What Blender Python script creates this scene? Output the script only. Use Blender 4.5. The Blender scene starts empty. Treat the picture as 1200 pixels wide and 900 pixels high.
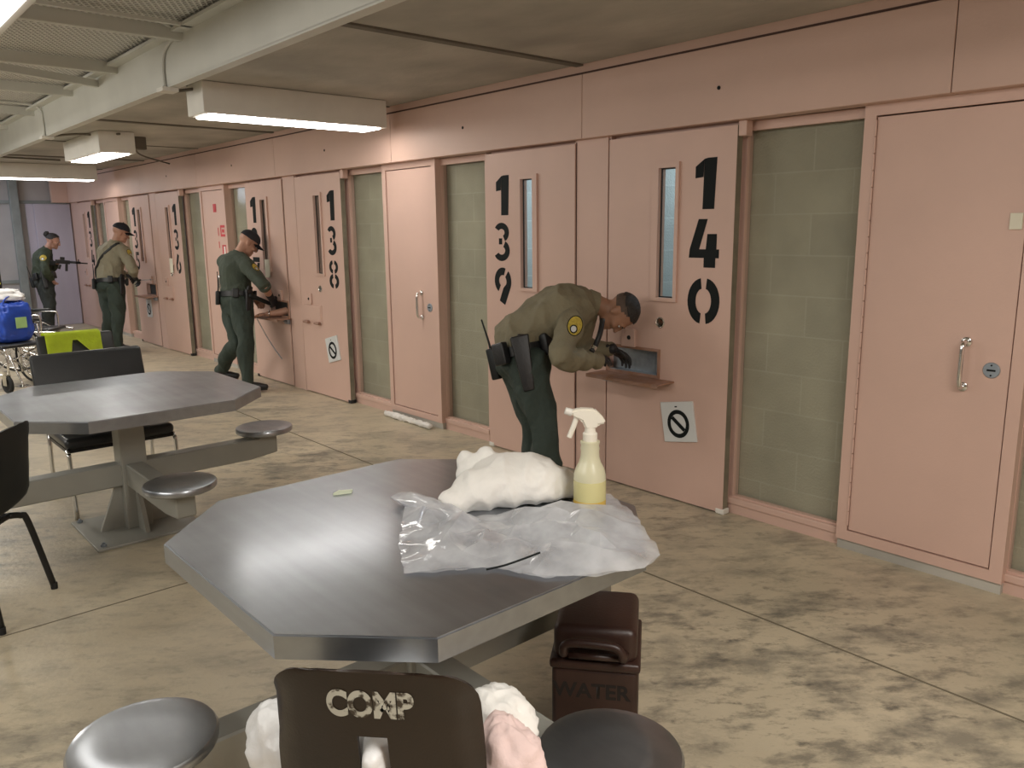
import bpy, bmesh, math, random
from mathutils import Vector, Matrix, noise
from mathutils.bvhtree import BVHTree
PI = math.pi
sc = bpy.context.scene
col = sc.collection
V = Vector
random.seed(7)

# ------------------------------------------------------------------ materials
def sock(b, *names):
    for n in names:
        if n in b.inputs: return b.inputs[n]
def mat(name, c, rough=.6, metal=0., var=.12, scale=6., bump=0., bscale=60., stretch=(1,1,1), c2=None, alpha=1., trans=0., emit=0., rvar=0., spec=.5, coat=0.):
    m = bpy.data.materials.new(name); m.use_nodes = True
    nt = m.node_tree; N = nt.nodes; L = nt.links
    b = N['Principled BSDF']
    b.inputs['Roughness'].default_value = rough; b.inputs['Metallic'].default_value = metal
    sock(b, 'Specular IOR Level', 'Specular').default_value = spec
    if coat: sock(b, 'Coat Weight').default_value = coat
    tc = N.new('ShaderNodeTexCoord'); mp = N.new('ShaderNodeMapping'); mp.inputs['Scale'].default_value = stretch
    L.new(tc.outputs['Object'], mp.inputs['Vector'])
    nz = N.new('ShaderNodeTexNoise'); nz.inputs['Scale'].default_value = scale; nz.inputs['Detail'].default_value = 5
    L.new(mp.outputs['Vector'], nz.inputs['Vector'])
    cr = N.new('ShaderNodeValToRGB'); cr.color_ramp.elements[0].position = .3; cr.color_ramp.elements[1].position = .7
    a = [max(0, x*(1-var)) for x in c]; d = c2 or [min(1, x*(1+var)) for x in c]
    cr.color_ramp.elements[0].color = (*a, 1); cr.color_ramp.elements[1].color = (*d, 1)
    L.new(nz.outputs['Fac'], cr.inputs['Fac']); L.new(cr.outputs['Color'], b.inputs['Base Color'])
    if rvar:
        mr = N.new('ShaderNodeMapRange'); mr.inputs['To Min'].default_value = max(.02, rough-rvar); mr.inputs['To Max'].default_value = rough+rvar
        L.new(nz.outputs['Fac'], mr.inputs['Value']); L.new(mr.outputs['Result'], b.inputs['Roughness'])
    if bump:
        n2 = N.new('ShaderNodeTexNoise'); n2.inputs['Scale'].default_value = bscale; n2.inputs['Detail'].default_value = 4
        L.new(mp.outputs['Vector'], n2.inputs['Vector'])
        bp = N.new('ShaderNodeBump'); bp.inputs['Strength'].default_value = bump; bp.inputs['Distance'].default_value = .02
        L.new(n2.outputs['Fac'], bp.inputs['Height']); L.new(bp.outputs['Normal'], b.inputs['Normal'])
    if alpha < 1: b.inputs['Alpha'].default_value = alpha
    if trans: sock(b, 'Transmission Weight', 'Transmission').default_value = trans
    if emit:
        sock(b, 'Emission Color', 'Emission').default_value = (*c, 1); b.inputs['Emission Strength'].default_value = emit
    return m

def glassy(name, tint, fac, rough=.08, diff=0., dcol=(.9, .9, .92), gain=1.):
    """thin clear sheet: see-through + reflection (+ a little milky diffuse)"""
    m = bpy.data.materials.new(name); m.use_nodes = True
    nt = m.node_tree; N = nt.nodes; L = nt.links; N.remove(N['Principled BSDF'])
    out = N['Material Output']
    t = N.new('ShaderNodeBsdfTransparent'); t.inputs['Color'].default_value = (*tint, 1)
    g = N.new('ShaderNodeBsdfGlossy'); g.inputs['Roughness'].default_value = rough
    lw = N.new("ShaderNodeLayerWeight"); pw = N.new("ShaderNodeMath"); pw.operation = "POWER"; pw.inputs[1].default_value = 5.0; L.new(lw.outputs["Facing"], pw.inputs[0]); lw.inputs["Blend"].default_value = .5
    ad = N.new('ShaderNodeMath'); ad.operation = 'MULTIPLY_ADD'; ad.inputs[1].default_value = gain; ad.inputs[2].default_value = fac
    L.new(pw.outputs[0], ad.inputs[0])
    mx = N.new('ShaderNodeMixShader'); L.new(ad.outputs['Value'], mx.inputs['Fac']); L.new(t.outputs[0], mx.inputs[1]); L.new(g.outputs[0], mx.inputs[2])
    last = mx
    if diff:
        d = N.new('ShaderNodeBsdfDiffuse'); d.inputs['Color'].default_value = (*dcol, 1)
        tl = N.new('ShaderNodeBsdfTranslucent'); tl.inputs['Color'].default_value = (*dcol, 1)
        dm = N.new('ShaderNodeMixShader'); dm.inputs['Fac'].default_value = .35; L.new(d.outputs[0], dm.inputs[1]); L.new(tl.outputs[0], dm.inputs[2])
        nz = N.new('ShaderNodeTexNoise'); nz.inputs['Scale'].default_value = 9; nz.inputs['Detail'].default_value = 4
        tc = N.new('ShaderNodeTexCoord'); L.new(tc.outputs['Object'], nz.inputs['Vector'])
        mr = N.new('ShaderNodeMapRange'); mr.inputs['From Min'].default_value = .3; mr.inputs['From Max'].default_value = .7
        mr.inputs['To Min'].default_value = diff*.6; mr.inputs['To Max'].default_value = min(.95, diff*1.4)
        L.new(nz.outputs['Fac'], mr.inputs['Value'])
        m2 = N.new('ShaderNodeMixShader'); L.new(mr.outputs['Result'], m2.inputs['Fac']); L.new(mx.outputs[0], m2.inputs[1]); L.new(dm.outputs[0], m2.inputs[2]); last = m2
    L.new(last.outputs[0], out.inputs['Surface'])
    return m

def floor_mat():
    m = mat('floor_concrete', (.545, .47, .34), .42, 0, .10, 1.3, .12, 40, rvar=.10)
    nt = m.node_tree; N = nt.nodes; L = nt.links; b = N['Principled BSDF']
    base = b.inputs['Base Color'].links[0].from_socket
    tc = N.new('ShaderNodeTexCoord')
    def scuff(scale, st, lo, hi, colr, src, fmax, rot=0.):
        mp = N.new('ShaderNodeMapping'); mp.vector_type = 'TEXTURE'; mp.inputs['Scale'].default_value = (1/st[0], 1/st[1], 1); mp.inputs['Rotation'].default_value = (0, 0, rot)
        L.new(tc.outputs['Object'], mp.inputs['Vector'])
        n = N.new('ShaderNodeTexNoise'); n.inputs['Scale'].default_value = scale; n.inputs['Detail'].default_value = 8; n.inputs['Roughness'].default_value = .68
        L.new(mp.outputs['Vector'], n.inputs['Vector'])
        r = N.new('ShaderNodeMapRange'); r.inputs['From Min'].default_value = lo; r.inputs['From Max'].default_value = hi; r.inputs['To Max'].default_value = fmax; L.new(n.outputs['Fac'], r.inputs['Value'])
        L.new(n.outputs['Fac'], r.inputs['Value'])
        g = N.new('ShaderNodeTexNoise'); g.inputs['Scale'].default_value = .55; g.inputs['Detail'].default_value = 3; L.new(tc.outputs['Object'], g.inputs['Vector'])
        gr = N.new('ShaderNodeMapRange'); gr.inputs['From Min'].default_value = .38; gr.inputs['From Max'].default_value = .6; gr.inputs['To Min'].default_value = .25; gr.inputs['To Max'].default_value = .75; L.new(g.outputs['Fac'], gr.inputs['Value'])
        src_ = gr.outputs['Result']
        for cx, cy, r0, r1 in ((2.75, 1.35, .5, 1.7), (2.55, 5.3, .3, 1.3)):      # walked-in dirt patches
            dv = N.new('ShaderNodeVectorMath'); dv.operation = 'DISTANCE'; dv.inputs[1].default_value = (cx, cy, 0); L.new(tc.outputs['Object'], dv.inputs[0])
            dm = N.new('ShaderNodeMapRange'); dm.inputs['From Min'].default_value = r0; dm.inputs['From Max'].default_value = r1; dm.inputs['To Min'].default_value = 1.; dm.inputs['To Max'].default_value = 0.; L.new(dv.outputs['Value'], dm.inputs['Value'])
            mm = N.new('ShaderNodeMath'); mm.operation = 'MAXIMUM'; L.new(src_, mm.inputs[0]); L.new(dm.outputs['Result'], mm.inputs[1]); src_ = mm.outputs[0]
        mu = N.new('ShaderNodeMath'); mu.operation = 'MULTIPLY'; L.new(r.outputs['Result'], mu.inputs[0]); L.new(src_, mu.inputs[1])
        x = N.new('ShaderNodeMix'); x.data_type = 'RGBA'; L.new(mu.outputs[0], x.inputs['Factor']); L.new(src, x.inputs['A']); x.inputs['B'].default_value = (*colr, 1)
        return x.outputs['Result']
    s = scuff(.8, (.8, 1.2, 1), .45, .75, (.40, .33, .22), base, .6, -.72)
    s = scuff(2.3, (.8, 1.3, 1), .48, .62, (.15, .14, .115), s, .72, -.72)
    s = scuff(6.0, (.7, 1.4, 1), .50, .64, (.10, .095, .08), s, .72, -.6)
    s = scuff(15, (.7, 1.3, 1), .55, .68, (.07, .067, .058), s, .7, -.85)
    s = scuff(45, (.8, 1.2, 1), .62, .72, (.07, .065, .055), s, .6, -.3)
    L.new(s, b.inputs['Base Color'])
    return m

def block_mat(name, c1, c2, mortar):
    m = mat(name, c1, .75, 0, .1, 3, .25, 80)
    nt = m.node_tree; N = nt.nodes; L = nt.links; b = N['Principled BSDF']
    tc = N.new('ShaderNodeTexCoord'); sp = N.new('ShaderNodeSeparateXYZ'); cb = N.new('ShaderNodeCombineXYZ')
    L.new(tc.outputs['Object'], sp.inputs[0]); L.new(sp.outputs['Y'], cb.inputs['X'])
    ad = N.new('ShaderNodeMath'); ad.operation = 'ADD'; ad.inputs[1].default_value = .014; L.new(sp.outputs['Z'], ad.inputs[0]); L.new(ad.outputs[0], cb.inputs['Y'])
    br = N.new('ShaderNodeTexBrick'); br.inputs['Scale'].default_value = 1; br.inputs['Brick Width'].default_value = .443; br.inputs['Row Height'].default_value = .2215
    br.inputs['Mortar Size'].default_value = .0045; br.inputs['Mortar Smooth'].default_value = .3
    br.inputs['Color1'].default_value = (*c1, 1); br.inputs['Color2'].default_value = (*c2, 1); br.inputs['Mortar'].default_value = (*mortar, 1)
    L.new(cb.outputs[0], br.inputs['Vector'])
    nz = N.new('ShaderNodeTexNoise'); nz.inputs['Scale'].default_value = 3.5; nz.inputs['Detail'].default_value = 6; L.new(tc.outputs['Object'], nz.inputs['Vector'])
    mr = N.new('ShaderNodeMapRange'); mr.inputs['To Min'].default_value = .75; mr.inputs['To Max'].default_value = 1.25; L.new(nz.outputs['Fac'], mr.inputs['Value'])
    x = N.new('ShaderNodeMix'); x.data_type = 'RGBA'; x.blend_type = 'MULTIPLY'; x.inputs['Factor'].default_value = 1
    L.new(br.outputs['Color'], x.inputs['A']); L.new(mr.outputs['Result'], x.inputs['B']); L.new(x.outputs['Result'], b.inputs['Base Color'])
    return m

def grating_mat():
    m = mat('expanded_metal', (.5, .48, .42), .6, .1, .05)
    nt = m.node_tree; N = nt.nodes; L = nt.links; b = N['Principled BSDF']
    tc = N.new('ShaderNodeTexCoord')
    outs = []
    for rot in (.52, -.52):
        mp = N.new('ShaderNodeMapping'); mp.inputs['Rotation'].default_value = (0, 0, rot); L.new(tc.outputs['Object'], mp.inputs['Vector'])
        w = N.new('ShaderNodeTexWave'); w.inputs['Scale'].default_value = 9; w.wave_profile = 'SIN'; w.bands_direction = 'X'; L.new(mp.outputs['Vector'], w.inputs['Vector'])
        outs.append(w.outputs['Fac'])
    mx = N.new('ShaderNodeMath'); mx.operation = 'MAXIMUM'; L.new(outs[0], mx.inputs[0]); L.new(outs[1], mx.inputs[1])
    cr = N.new('ShaderNodeValToRGB'); cr.color_ramp.elements[0].position = .55; cr.color_ramp.elements[1].position = .85
    cr.color_ramp.elements[0].color = (.44, .43, .40, 1); cr.color_ramp.elements[1].color = (.72, .71, .67, 1)
    L.new(mx.outputs[0], cr.inputs['Fac']); L.new(cr.outputs['Color'], b.inputs['Base Color'])
    bp = N.new('ShaderNodeBump'); bp.inputs['Strength'].default_value = .8; bp.inputs['Distance'].default_value = .02
    L.new(mx.outputs[0], bp.inputs['Height']); L.new(bp.outputs['Normal'], b.inputs['Normal'])
    return m

def distress_mat(name, c, under):
    m = mat(name, c, .7, 0, .1, 5)
    nt = m.node_tree; N = nt.nodes; L = nt.links; b = N['Principled BSDF']
    tc = N.new('ShaderNodeTexCoord'); nz = N.new('ShaderNodeTexNoise'); nz.inputs['Scale'].default_value = 55; nz.inputs['Detail'].default_value = 3
    L.new(tc.outputs['Object'], nz.inputs['Vector'])
    cr = N.new('ShaderNodeValToRGB'); cr.color_ramp.elements[0].position = .40; cr.color_ramp.elements[1].position = .50
    cr.color_ramp.elements[0].color = (*under, 1); cr.color_ramp.elements[1].color = (*c, 1)
    L.new(nz.outputs['Fac'], cr.inputs['Fac']); L.new(cr.outputs['Color'], b.inputs['Base Color'])
    return m

M = {}
M['pink'] = mat('pink_paint', (.62, .42, .345), .45, 0, .05, 1.5, .05, 90)
M['pink2'] = mat('pink_header_paint', (.60, .41, .335), .5, 0, .06, 1.2, .05, 90)
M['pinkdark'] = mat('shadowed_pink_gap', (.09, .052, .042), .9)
M['floor'] = floor_mat()
M['cmu'] = block_mat('painted_block', (.43, .375, .275), (.395, .345, .255), (.46, .405, .305))
M['cmucell'] = block_mat('cell_block', (.42, .44, .42), (.38, .40, .39), (.5, .52, .5))
M['deck'] = mat('concrete_deck', (.41, .39, .345), .85, 0, .22, 2.2, .15, 30, stretch=(1, .6, 1))
M['joint'] = mat('deck_joint', (.16, .145, .12), .9)
M['fjoint'] = mat('floor_joint', (.17, .145, .10), .95)
M['beam'] = mat('grey_painted_steel', (.60, .60, .55), .5, 0, .06, 2)
M['grate'] = grating_mat()
M['greywall'] = mat('grey_wall', (.36, .34, .33), .8, 0, .12, 1.5)
M['lavender'] = mat('lavender_panel', (.46, .43, .50), .6, 0, .12, 1.1, stretch=(2, 1, .3))
M['column'] = mat('grey_green_column', (.22, .24, .23), .6)
M['black'] = mat('black_stencil_paint', (.008, .010, .010), .7, spec=.2)
M['edge'] = mat('dark_olive_door_edge', (.20, .175, .125), .7, 0, .2, 8)  # dark olive tone for the strip on the door's side face
M['frame'] = mat('dark_window_gasket', (.02, .02, .02), .6)
M['glass'] = glassy('window_glass', (.93, .95, .95), .0, .12, gain=.4)
def brushed(name, c, r1, r2, f, st):
    """worn brushed steel: a broad dull lobe with a weaker polished one on top"""
    m = mat(name, c, r1, 1., .07, 22, 0, stretch=st); nt = m.node_tree; N = nt.nodes; L = nt.links; b = N['Principled BSDF']
    g = N.new('ShaderNodeBsdfPrincipled'); g.inputs['Metallic'].default_value = 1; g.inputs['Roughness'].default_value = r2
    L.new(b.inputs['Base Color'].links[0].from_socket, g.inputs['Base Color'])
    nz = N.new('ShaderNodeTexNoise'); nz.inputs['Scale'].default_value = 2.5; nz.inputs['Detail'].default_value = 5
    tc = N.new('ShaderNodeTexCoord'); L.new(tc.outputs['Object'], nz.inputs['Vector'])
    mr = N.new('ShaderNodeMapRange'); mr.inputs['From Min'].default_value = .3; mr.inputs['From Max'].default_value = .7; mr.inputs['To Min'].default_value = f*.6; mr.inputs['To Max'].default_value = f*1.4; L.new(nz.outputs['Fac'], mr.inputs['Value'])
    x = N.new('ShaderNodeMixShader'); L.new(mr.outputs['Result'], x.inputs['Fac']); L.new(b.outputs[0], x.inputs[1]); L.new(g.outputs[0], x.inputs[2]); L.new(x.outputs[0], N['Material Output'].inputs['Surface'])
    return m
M['steel'] = brushed('stainless_steel', (.40, .42, .45), .40, .17, .26, (1, .06, 1))
M['steelseat'] = brushed('stainless_seat', (.42, .44, .47), .38, .16, .30, (1, .3, 1))
M['greysteel'] = mat('grey_enamel_steel', (.33, .325, .29), .45, .2, .06, 4)
M['chrome'] = mat('chrome', (.75, .75, .74), .15, 1., .05)
M['galv'] = mat('galvanised_recess', (.30, .34, .38), .45, .6, .25, 12)
M['rust'] = mat('rusty_pink_steel', (.52, .32, .25), .6, 0, .3, 14, c2=(.30, .15, .08))
M['white'] = mat('white_enamel', (.74, .72, .66), .5, 0, .04)
M['lens'] = mat('lamp_lens', (1, .965, .91), .5, 0, 0, emit=15)
M['lens2'] = mat('walkway_lamp_lens', (1, .965, .91), .5, 0, 0, emit=4.5)
M['sign'] = mat('white_sign', (.66, .67, .66), .4, 0, .03)
M['paper'] = mat('paper', (.72, .68, .55), .8, 0, .04)
M['redink'] = mat('red_print', (.55, .06, .07), .6)
M['blackplastic'] = mat('black_plastic', (.012, .014, .014), .42, 0, .1, 8, .05, 220, spec=.3)
M['vinyl'] = mat('black_vinyl', (.022, .024, .026), .36, 0, .15, 6, .05, 120)
M['blackmetal'] = mat('black_metal', (.02, .02, .02), .4, .3)
M['brown'] = mat('brown_plastic', (.018, .010, .006), .30, 0, .2, 5, .04, 160)
M['brown2'] = mat('dark_brown_tub', (.032, .013, .009), .42, 0, .25, 6, .05, 100)
M['letter'] = distress_mat('worn_white_stencil', (.50, .49, .42), (.06, .045, .03))
M['darkletter'] = mat('dark_letter', (.008, .005, .004), .7)
M['blue'] = mat('blue_plastic', (.02, .07, .42), .3, 0, .3, 6, .2, 25)
M['greenlogo'] = mat('green_print', (.35, .55, .22), .6)
M['hivis'] = mat('hi_vis_yellow', (.72, .86, .05), .7, 0, .1, 9, .2, 60)
M['cloth'] = mat('white_cloth', (.80, .78, .74), .85, 0, .05, 8, .15, 60)
M['pinkcloth'] = mat('pale_pink_cloth', (.72, .55, .52), .85, 0, .1, 8, .2, 50)
M['bag'] = glassy('clear_film', (.95, .96, .98), .20, .09, .33, (.95, .96, .99))
M['whitebag'] = mat('white_bag_film', (.80, .80, .80), .35, 0, .05, 8, .15, 40)
M['bottle'] = mat('cloudy_plastic', (.80, .77, .55), .3, 0, .05, 6, trans=.25)
M['liquid'] = mat('pale_yellow_liquid', (.78, .72, .36), .25, 0, .05, 6, trans=.2)
M['amber'] = mat('amber_liquid', (.60, .40, .08), .25, 0, .05)
M['trigger'] = mat('cream_plastic', (.80, .76, .66), .35, 0, .04)
M['soap'] = mat('pale_green_soap', (.70, .76, .58), .6)
M['rubber'] = mat('black_rubber', (.015, .015, .015), .8)
M['skin1'] = mat('skin_tan', (.30, .155, .095), .55, 0, .12, 14)
M['skin2'] = mat('skin_light', (.46, .25, .17), .5, 0, .12, 14)
M['skin3'] = mat('skin_medium', (.38, .20, .14), .55, 0, .12, 14)
M['khaki'] = mat('khaki_shirt', (.20, .175, .112), .85, 0, .10, 7, .45, 26)
M['tan'] = mat('tan_shirt', (.25, .225, .155), .85, 0, .10, 7, .45, 26)
M['green'] = mat('green_shirt', (.050, .064, .046), .85, 0, .12, 7, .45, 26)
M['olive'] = mat('dark_green_jacket', (.030, .040, .020), .8, 0, .15, 7, .45, 24)
M['trouser'] = mat('dark_green_trousers', (.030, .044, .036), .85, 0, .15, 6, .5, 22)
M['trouser2'] = mat('green_trousers', (.030, .044, .034), .85, 0, .15, 6, .5, 22)
M['trouser3'] = mat('blackish_trousers', (.020, .024, .020), .85, 0, .15, 6, .5, 22)
M['leather'] = mat('black_leather', (.012, .012, .013), .42, 0, .1, 12, .1, 90)
M['hair'] = mat('dark_hair', (.016, .013, .011), .6, 0, .2, 40, .5, 120)
M['fade'] = mat('cropped_hair', (.075, .048, .034), .75, 0, .2, 60)
M['capcloth'] = mat('black_cap_cloth', (.012, .014, .02), .75, 0, .1, 20, .1, 150)
M['gold'] = mat('gold_patch', (.48, .36, .05), .7, 0, .3, 60)
M['glove'] = mat('black_glove', (.013, .013, .015), .5, 0, .2, 14, .2, 80)
M['brass'] = mat('brass', (.5, .36, .14), .35, .9)

# ------------------------------------------------------------------ helpers
def obj(name, bm, m, parent=None, smooth=None, loc=None, keep=False):
    me = bpy.data.meshes.new(name)
    if not keep: bmesh.ops.recalc_face_normals(bm, faces=bm.faces)
    if smooth is not None:
        for f in bm.faces: f.smooth = True
        if smooth < 3:
            for e in bm.edges:
                if len(e.link_faces) == 2 and e.calc_face_angle(0) > smooth: e.smooth = False
    bm.to_mesh(me); bm.free()
    me.materials.append(M[m] if isinstance(m, str) else m)
    o = bpy.data.objects.new(name, me); col.objects.link(o)
    if parent: o.parent = parent
    if loc is not None: o.location = loc
    return o
def thing(name, label, cat, loc=(0, 0, 0), rotz=0, group=None):
    o = bpy.data.objects.new(name, None); col.objects.link(o); o.empty_display_size = .05
    o.location = loc; o.rotation_euler = (0, 0, rotz); o['label'] = label; o['category'] = cat
    if group: o['group'] = group
    return o
def tag(o, label, cat, group=None):
    o['label'] = label; o['category'] = cat
    if group: o['group'] = group
    return o
def struct(o, label=None, cat=None):
    o['kind'] = 'structure'
    if label: o['label'] = label
    if cat: o['category'] = cat
    return o
def base_at(o, loc):
    """move the origin of a one-mesh thing to loc without moving its mesh"""
    loc = V(loc); o.data.transform(Matrix.Translation(-loc)); o.location = loc; return o
def dup(root):
    r = root.copy(); col.objects.link(r)
    for ch in list(root.children):
        c = ch.copy(); col.objects.link(c); c.parent = r
        for g in ch.children:
            d = g.copy(); col.objects.link(d); d.parent = c
    return r
def box(bm, lo, hi, bev=0., mtx=None, seg=2):
    lo = V(lo); hi = V(hi); c = (lo+hi)/2; s = hi-lo
    r = bmesh.ops.create_cube(bm, size=1, matrix=Matrix.Translation(c) @ Matrix.Diagonal((s.x, s.y, s.z, 1)))
    vs = r['verts']
    if bev:
        es = list({e for v in vs for e in v.link_edges})
        rr = bmesh.ops.bevel(bm, geom=es, offset=bev, segments=seg, affect='EDGES', profile=.5)
        vs = list({v for f in rr['faces'] for v in f.verts} | {v for v in vs if v.is_valid})
        vs = [v for v in vs if v.is_valid]
    if mtx is not None:
        bmesh.ops.transform(bm, matrix=mtx, verts=vs)
    return vs
def nbox(lo, hi, bev=0., mtx=None):
    bm = bmesh.new(); box(bm, lo, hi, bev, mtx); return bm
def prism(bm, poly, z0, z1, mtx=None):
    a = [bm.verts.new((x, y, z0)) for x, y in poly]; b = [bm.verts.new((x, y, z1)) for x, y in poly]
    n = len(poly); bm.faces.new(a[::-1]); bm.faces.new(b)
    for i in range(n): bm.faces.new((a[i], a[(i+1) % n], b[(i+1) % n], b[i]))
    if mtx is not None: bmesh.ops.transform(bm, matrix=mtx, verts=a+b)
    return a+b
def lathe(bm, prof, n=24, mtx=None):
    """prof: (r, z) from bottom to top"""
    rings = []; new = []
    for r, z in prof:
        if r < 1e-6: v = bm.verts.new((0, 0, z)); rings.append([v]); new.append(v)
        else:
            ring = [bm.verts.new((r*math.cos(2*PI*i/n), r*math.sin(2*PI*i/n), z)) for i in range(n)]; rings.append(ring); new += ring
    for a, b in zip(rings, rings[1:]):
        for i in range(n):
            j = (i+1) % n
            if len(a) == 1 and len(b) == 1: continue
            if len(a) == 1: bm.faces.new((a[0], b[j], b[i]))
            elif len(b) == 1: bm.faces.new((a[i], a[j], b[0]))
            else: bm.faces.new((a[i], a[j], b[j], b[i]))
    if len(rings[0]) > 1: bm.faces.new(rings[0][::-1])
    if len(rings[-1]) > 1: bm.faces.new(rings[-1])
    if mtx is not None: bmesh.ops.transform(bm, matrix=mtx, verts=new)
    return new
def catmull(P, k):
    if len(P) < 3 or k <= 1:
        return [V(p) for p in P], [float(i) for i in range(len(P))]
    P = [V(p) for p in P]; out = []; ts = []
    for i in range(len(P)-1):
        p0 = P[i-1] if i else P[0]*2-P[1]; p1 = P[i]; p2 = P[i+1]; p3 = P[i+2] if i+2 < len(P) else P[-1]*2-P[-2]
        for s in range(k):
            t = s/k; t2 = t*t; t3 = t2*t
            out.append(.5*((2*p1)+(p2-p0)*t+(2*p0-5*p1+4*p2-p3)*t2+(3*p1-p0-3*p2+p3)*t3)); ts.append(i+t)
    out.append(P[-1]); ts.append(len(P)-1.)
    return out, ts
def loft(bm, P, R, hint=(0, 0, 1), n=16, k=4, cap=True, closed=False, capk=1.):
    """tube through P; R = radius or (ru, rv) per point; ru along hint-ish axis"""
    R = [(r, r) if not isinstance(r, (tuple, list)) else r for r in R]
    pts, ts = catmull(P, k)
    def rad(t):
        i = min(int(t), len(R)-2) if len(R) > 1 else 0; f = t-i
        if len(R) == 1: return R[0]
        f = f*f*(3-2*f)
        return (R[i][0]*(1-f)+R[i+1][0]*f, R[i][1]*(1-f)+R[i+1][1]*f)
    T = []
    for i in range(len(pts)):
        d = pts[min(i+1, len(pts)-1)]-pts[max(i-1, 0)]; T.append(d.normalized() if d.length > 1e-9 else V((0, 0, 1)))
    hs = hint if isinstance(hint, list) else [hint]
    items = []
    for i, p in enumerate(pts):
        h = V(hs[0]).lerp(V(hs[-1]), i/max(1, len(pts)-1)) if len(hs) > 1 else V(hs[0])
        u = h-T[i]*h.dot(T[i])
        if len(hs) == 1 and i:
            pu = items[-1][1]; u = pu-T[i]*pu.dot(T[i])
        elif u.length < .25: u = T[i].orthogonal()
        if u.length < 1e-3: u = T[i].orthogonal()
        u.normalize(); w = T[i].cross(u); ru, rv = rad(ts[i]); items.append((p, u, w, ru, rv, T[i]))
    if cap:
        def caps(it, sgn):
            p, u, w, ru, rv, t = it; m = min(ru, rv); o = []
            for a in (.35, .7, .92):
                o.append((p+t*sgn*m*a*.9*capk, u, w, ru*math.sqrt(1-a*a), rv*math.sqrt(1-a*a), t))
            return o
        items = caps(items[0], -1)[::-1]+items+caps(items[-1], 1)
    rings = [[bm.verts.new(p+u*(ru*math.cos(2*PI*j/n))+w*(rv*math.sin(2*PI*j/n))) for j in range(n)] for p, u, w, ru, rv, t in items]
    for a, b in zip(rings, rings[1:]):
        for j in range(n): bm.faces.new((a[j], a[(j+1) % n], b[(j+1) % n], b[j]))
    if closed:
        a, b = rings[-1], rings[0]
        for j in range(n): bm.faces.new((a[j], a[(j+1) % n], b[(j+1) % n], b[j]))
    else:
        bm.faces.new(rings[0][::-1]); bm.faces.new(rings[-1])
    return rings
def tube(bm, P, r, n=10, k=5): return loft(bm, P, [r]*len(P), n=n, k=k, cap=False, hint=(.31, .22, .93))
def ball(bm, c, r, mtx=None, seg=16):
    r = (r, r, r) if not isinstance(r, (tuple, list)) else r
    m = Matrix.Translation(V(c)) @ Matrix.Diagonal((*r, 1))
    if mtx is not None: m = mtx @ m
    return bmesh.ops.create_uvsphere(bm, u_segments=seg, v_segments=max(8, seg*3//4), radius=1, matrix=m)['verts']
def ring_mesh(bm, R, r, mtx, n=40, k=8):
    rs = []
    for i in range(n):
        a = 2*PI*i/n; c = V((math.cos(a), math.sin(a), 0))
        rs.append([bm.verts.new(mtx @ (c*(R+r*math.cos(2*PI*j/k))+V((0, 0, r*math.sin(2*PI*j/k))))) for j in range(k)])
    for i in range(n):
        a, b = rs[i], rs[(i+1) % n]
        for j in range(k): bm.faces.new((a[j], b[j], b[(j+1) % k], a[(j+1) % k]))
def fuse(name, bm, m, parent, vox, smooth=4, fold=0., fscale=6., seed=0., stretch=(1, 1, 1)):
    """overlapping closed shells -> one continuous surface"""
    bmesh.ops.recalc_face_normals(bm, faces=bm.faces)
    me = bpy.data.meshes.new('tmp'); bm.to_mesh(me); bm.free()
    o = bpy.data.objects.new('tmp', me); col.objects.link(o)
    a = o.modifiers.new('r', 'REMESH'); a.mode = 'VOXEL'; a.voxel_size = vox
    if smooth: s = o.modifiers.new('s', 'SMOOTH'); s.factor = .5; s.iterations = smooth
    dg = bpy.context.evaluated_depsgraph_get(); dg.update()
    nm = bpy.data.meshes.new_from_object(o.evaluated_get(dg)); nm.name = name
    bpy.data.objects.remove(o); bpy.data.meshes.remove(me)
    if fold:
        nr = [v.normal.copy() for v in nm.vertices]
        for v, nn in zip(nm.vertices, nr):
            q = V((v.co.x*stretch[0], v.co.y*stretch[1], v.co.z*stretch[2]))*fscale+V((seed, seed*1.7, seed*.3))
            f = (1-abs(noise.noise(q)))**3*1.2-.6+.5*noise.noise(q*2.3)
            v.co += nn*fold*f
    for p in nm.polygons: p.use_smooth = True
    nm.materials.clear(); nm.materials.append(M[m] if isinstance(m, str) else m)
    o = bpy.data.objects.new(name, nm); col.objects.link(o)
    if parent: o.parent = parent
    return o
def slab(bm, x0, x1, ys, zs, holes):
    """plate in the YZ plane between x0 (front) and x1 with rectangular holes"""
    ys = sorted(set(ys+[h[0] for h in holes]+[h[1] for h in holes])); zs = sorted(set(zs+[h[2] for h in holes]+[h[3] for h in holes]))
    inside = lambda y, z: any(h[0] < y < h[1] and h[2] < z < h[3] for h in holes)
    ny, nz = len(ys)-1, len(zs)-1
    fill = {(i, j): not inside((ys[i]+ys[i+1])/2, (zs[j]+zs[j+1])/2) for i in range(ny) for j in range(nz)}
    vc = {}
    def v(x, i, j):
        if (x, i, j) not in vc: vc[(x, i, j)] = bm.verts.new((x, ys[i], zs[j]))
        return vc[(x, i, j)]
    for (i, j), ok in fill.items():
        if not ok: continue
        bm.faces.new((v(x0, i, j), v(x0, i, j+1), v(x0, i+1, j+1), v(x0, i+1, j)))
        bm.faces.new((v(x1, i, j), v(x1, i+1, j), v(x1, i+1, j+1), v(x1, i, j+1)))
        for di, dj, a, b in ((-1, 0, (i, j), (i, j+1)), (1, 0, (i+1, j), (i+1, j+1)), (0, -1, (i, j), (i+1, j)), (0, 1, (i, j+1), (i+1, j+1))):
            if not fill.get((i+di, j+dj), False):
                bm.faces.new((v(x0, *a), v(x0, *b), v(x1, *b), v(x1, *a)))
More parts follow.
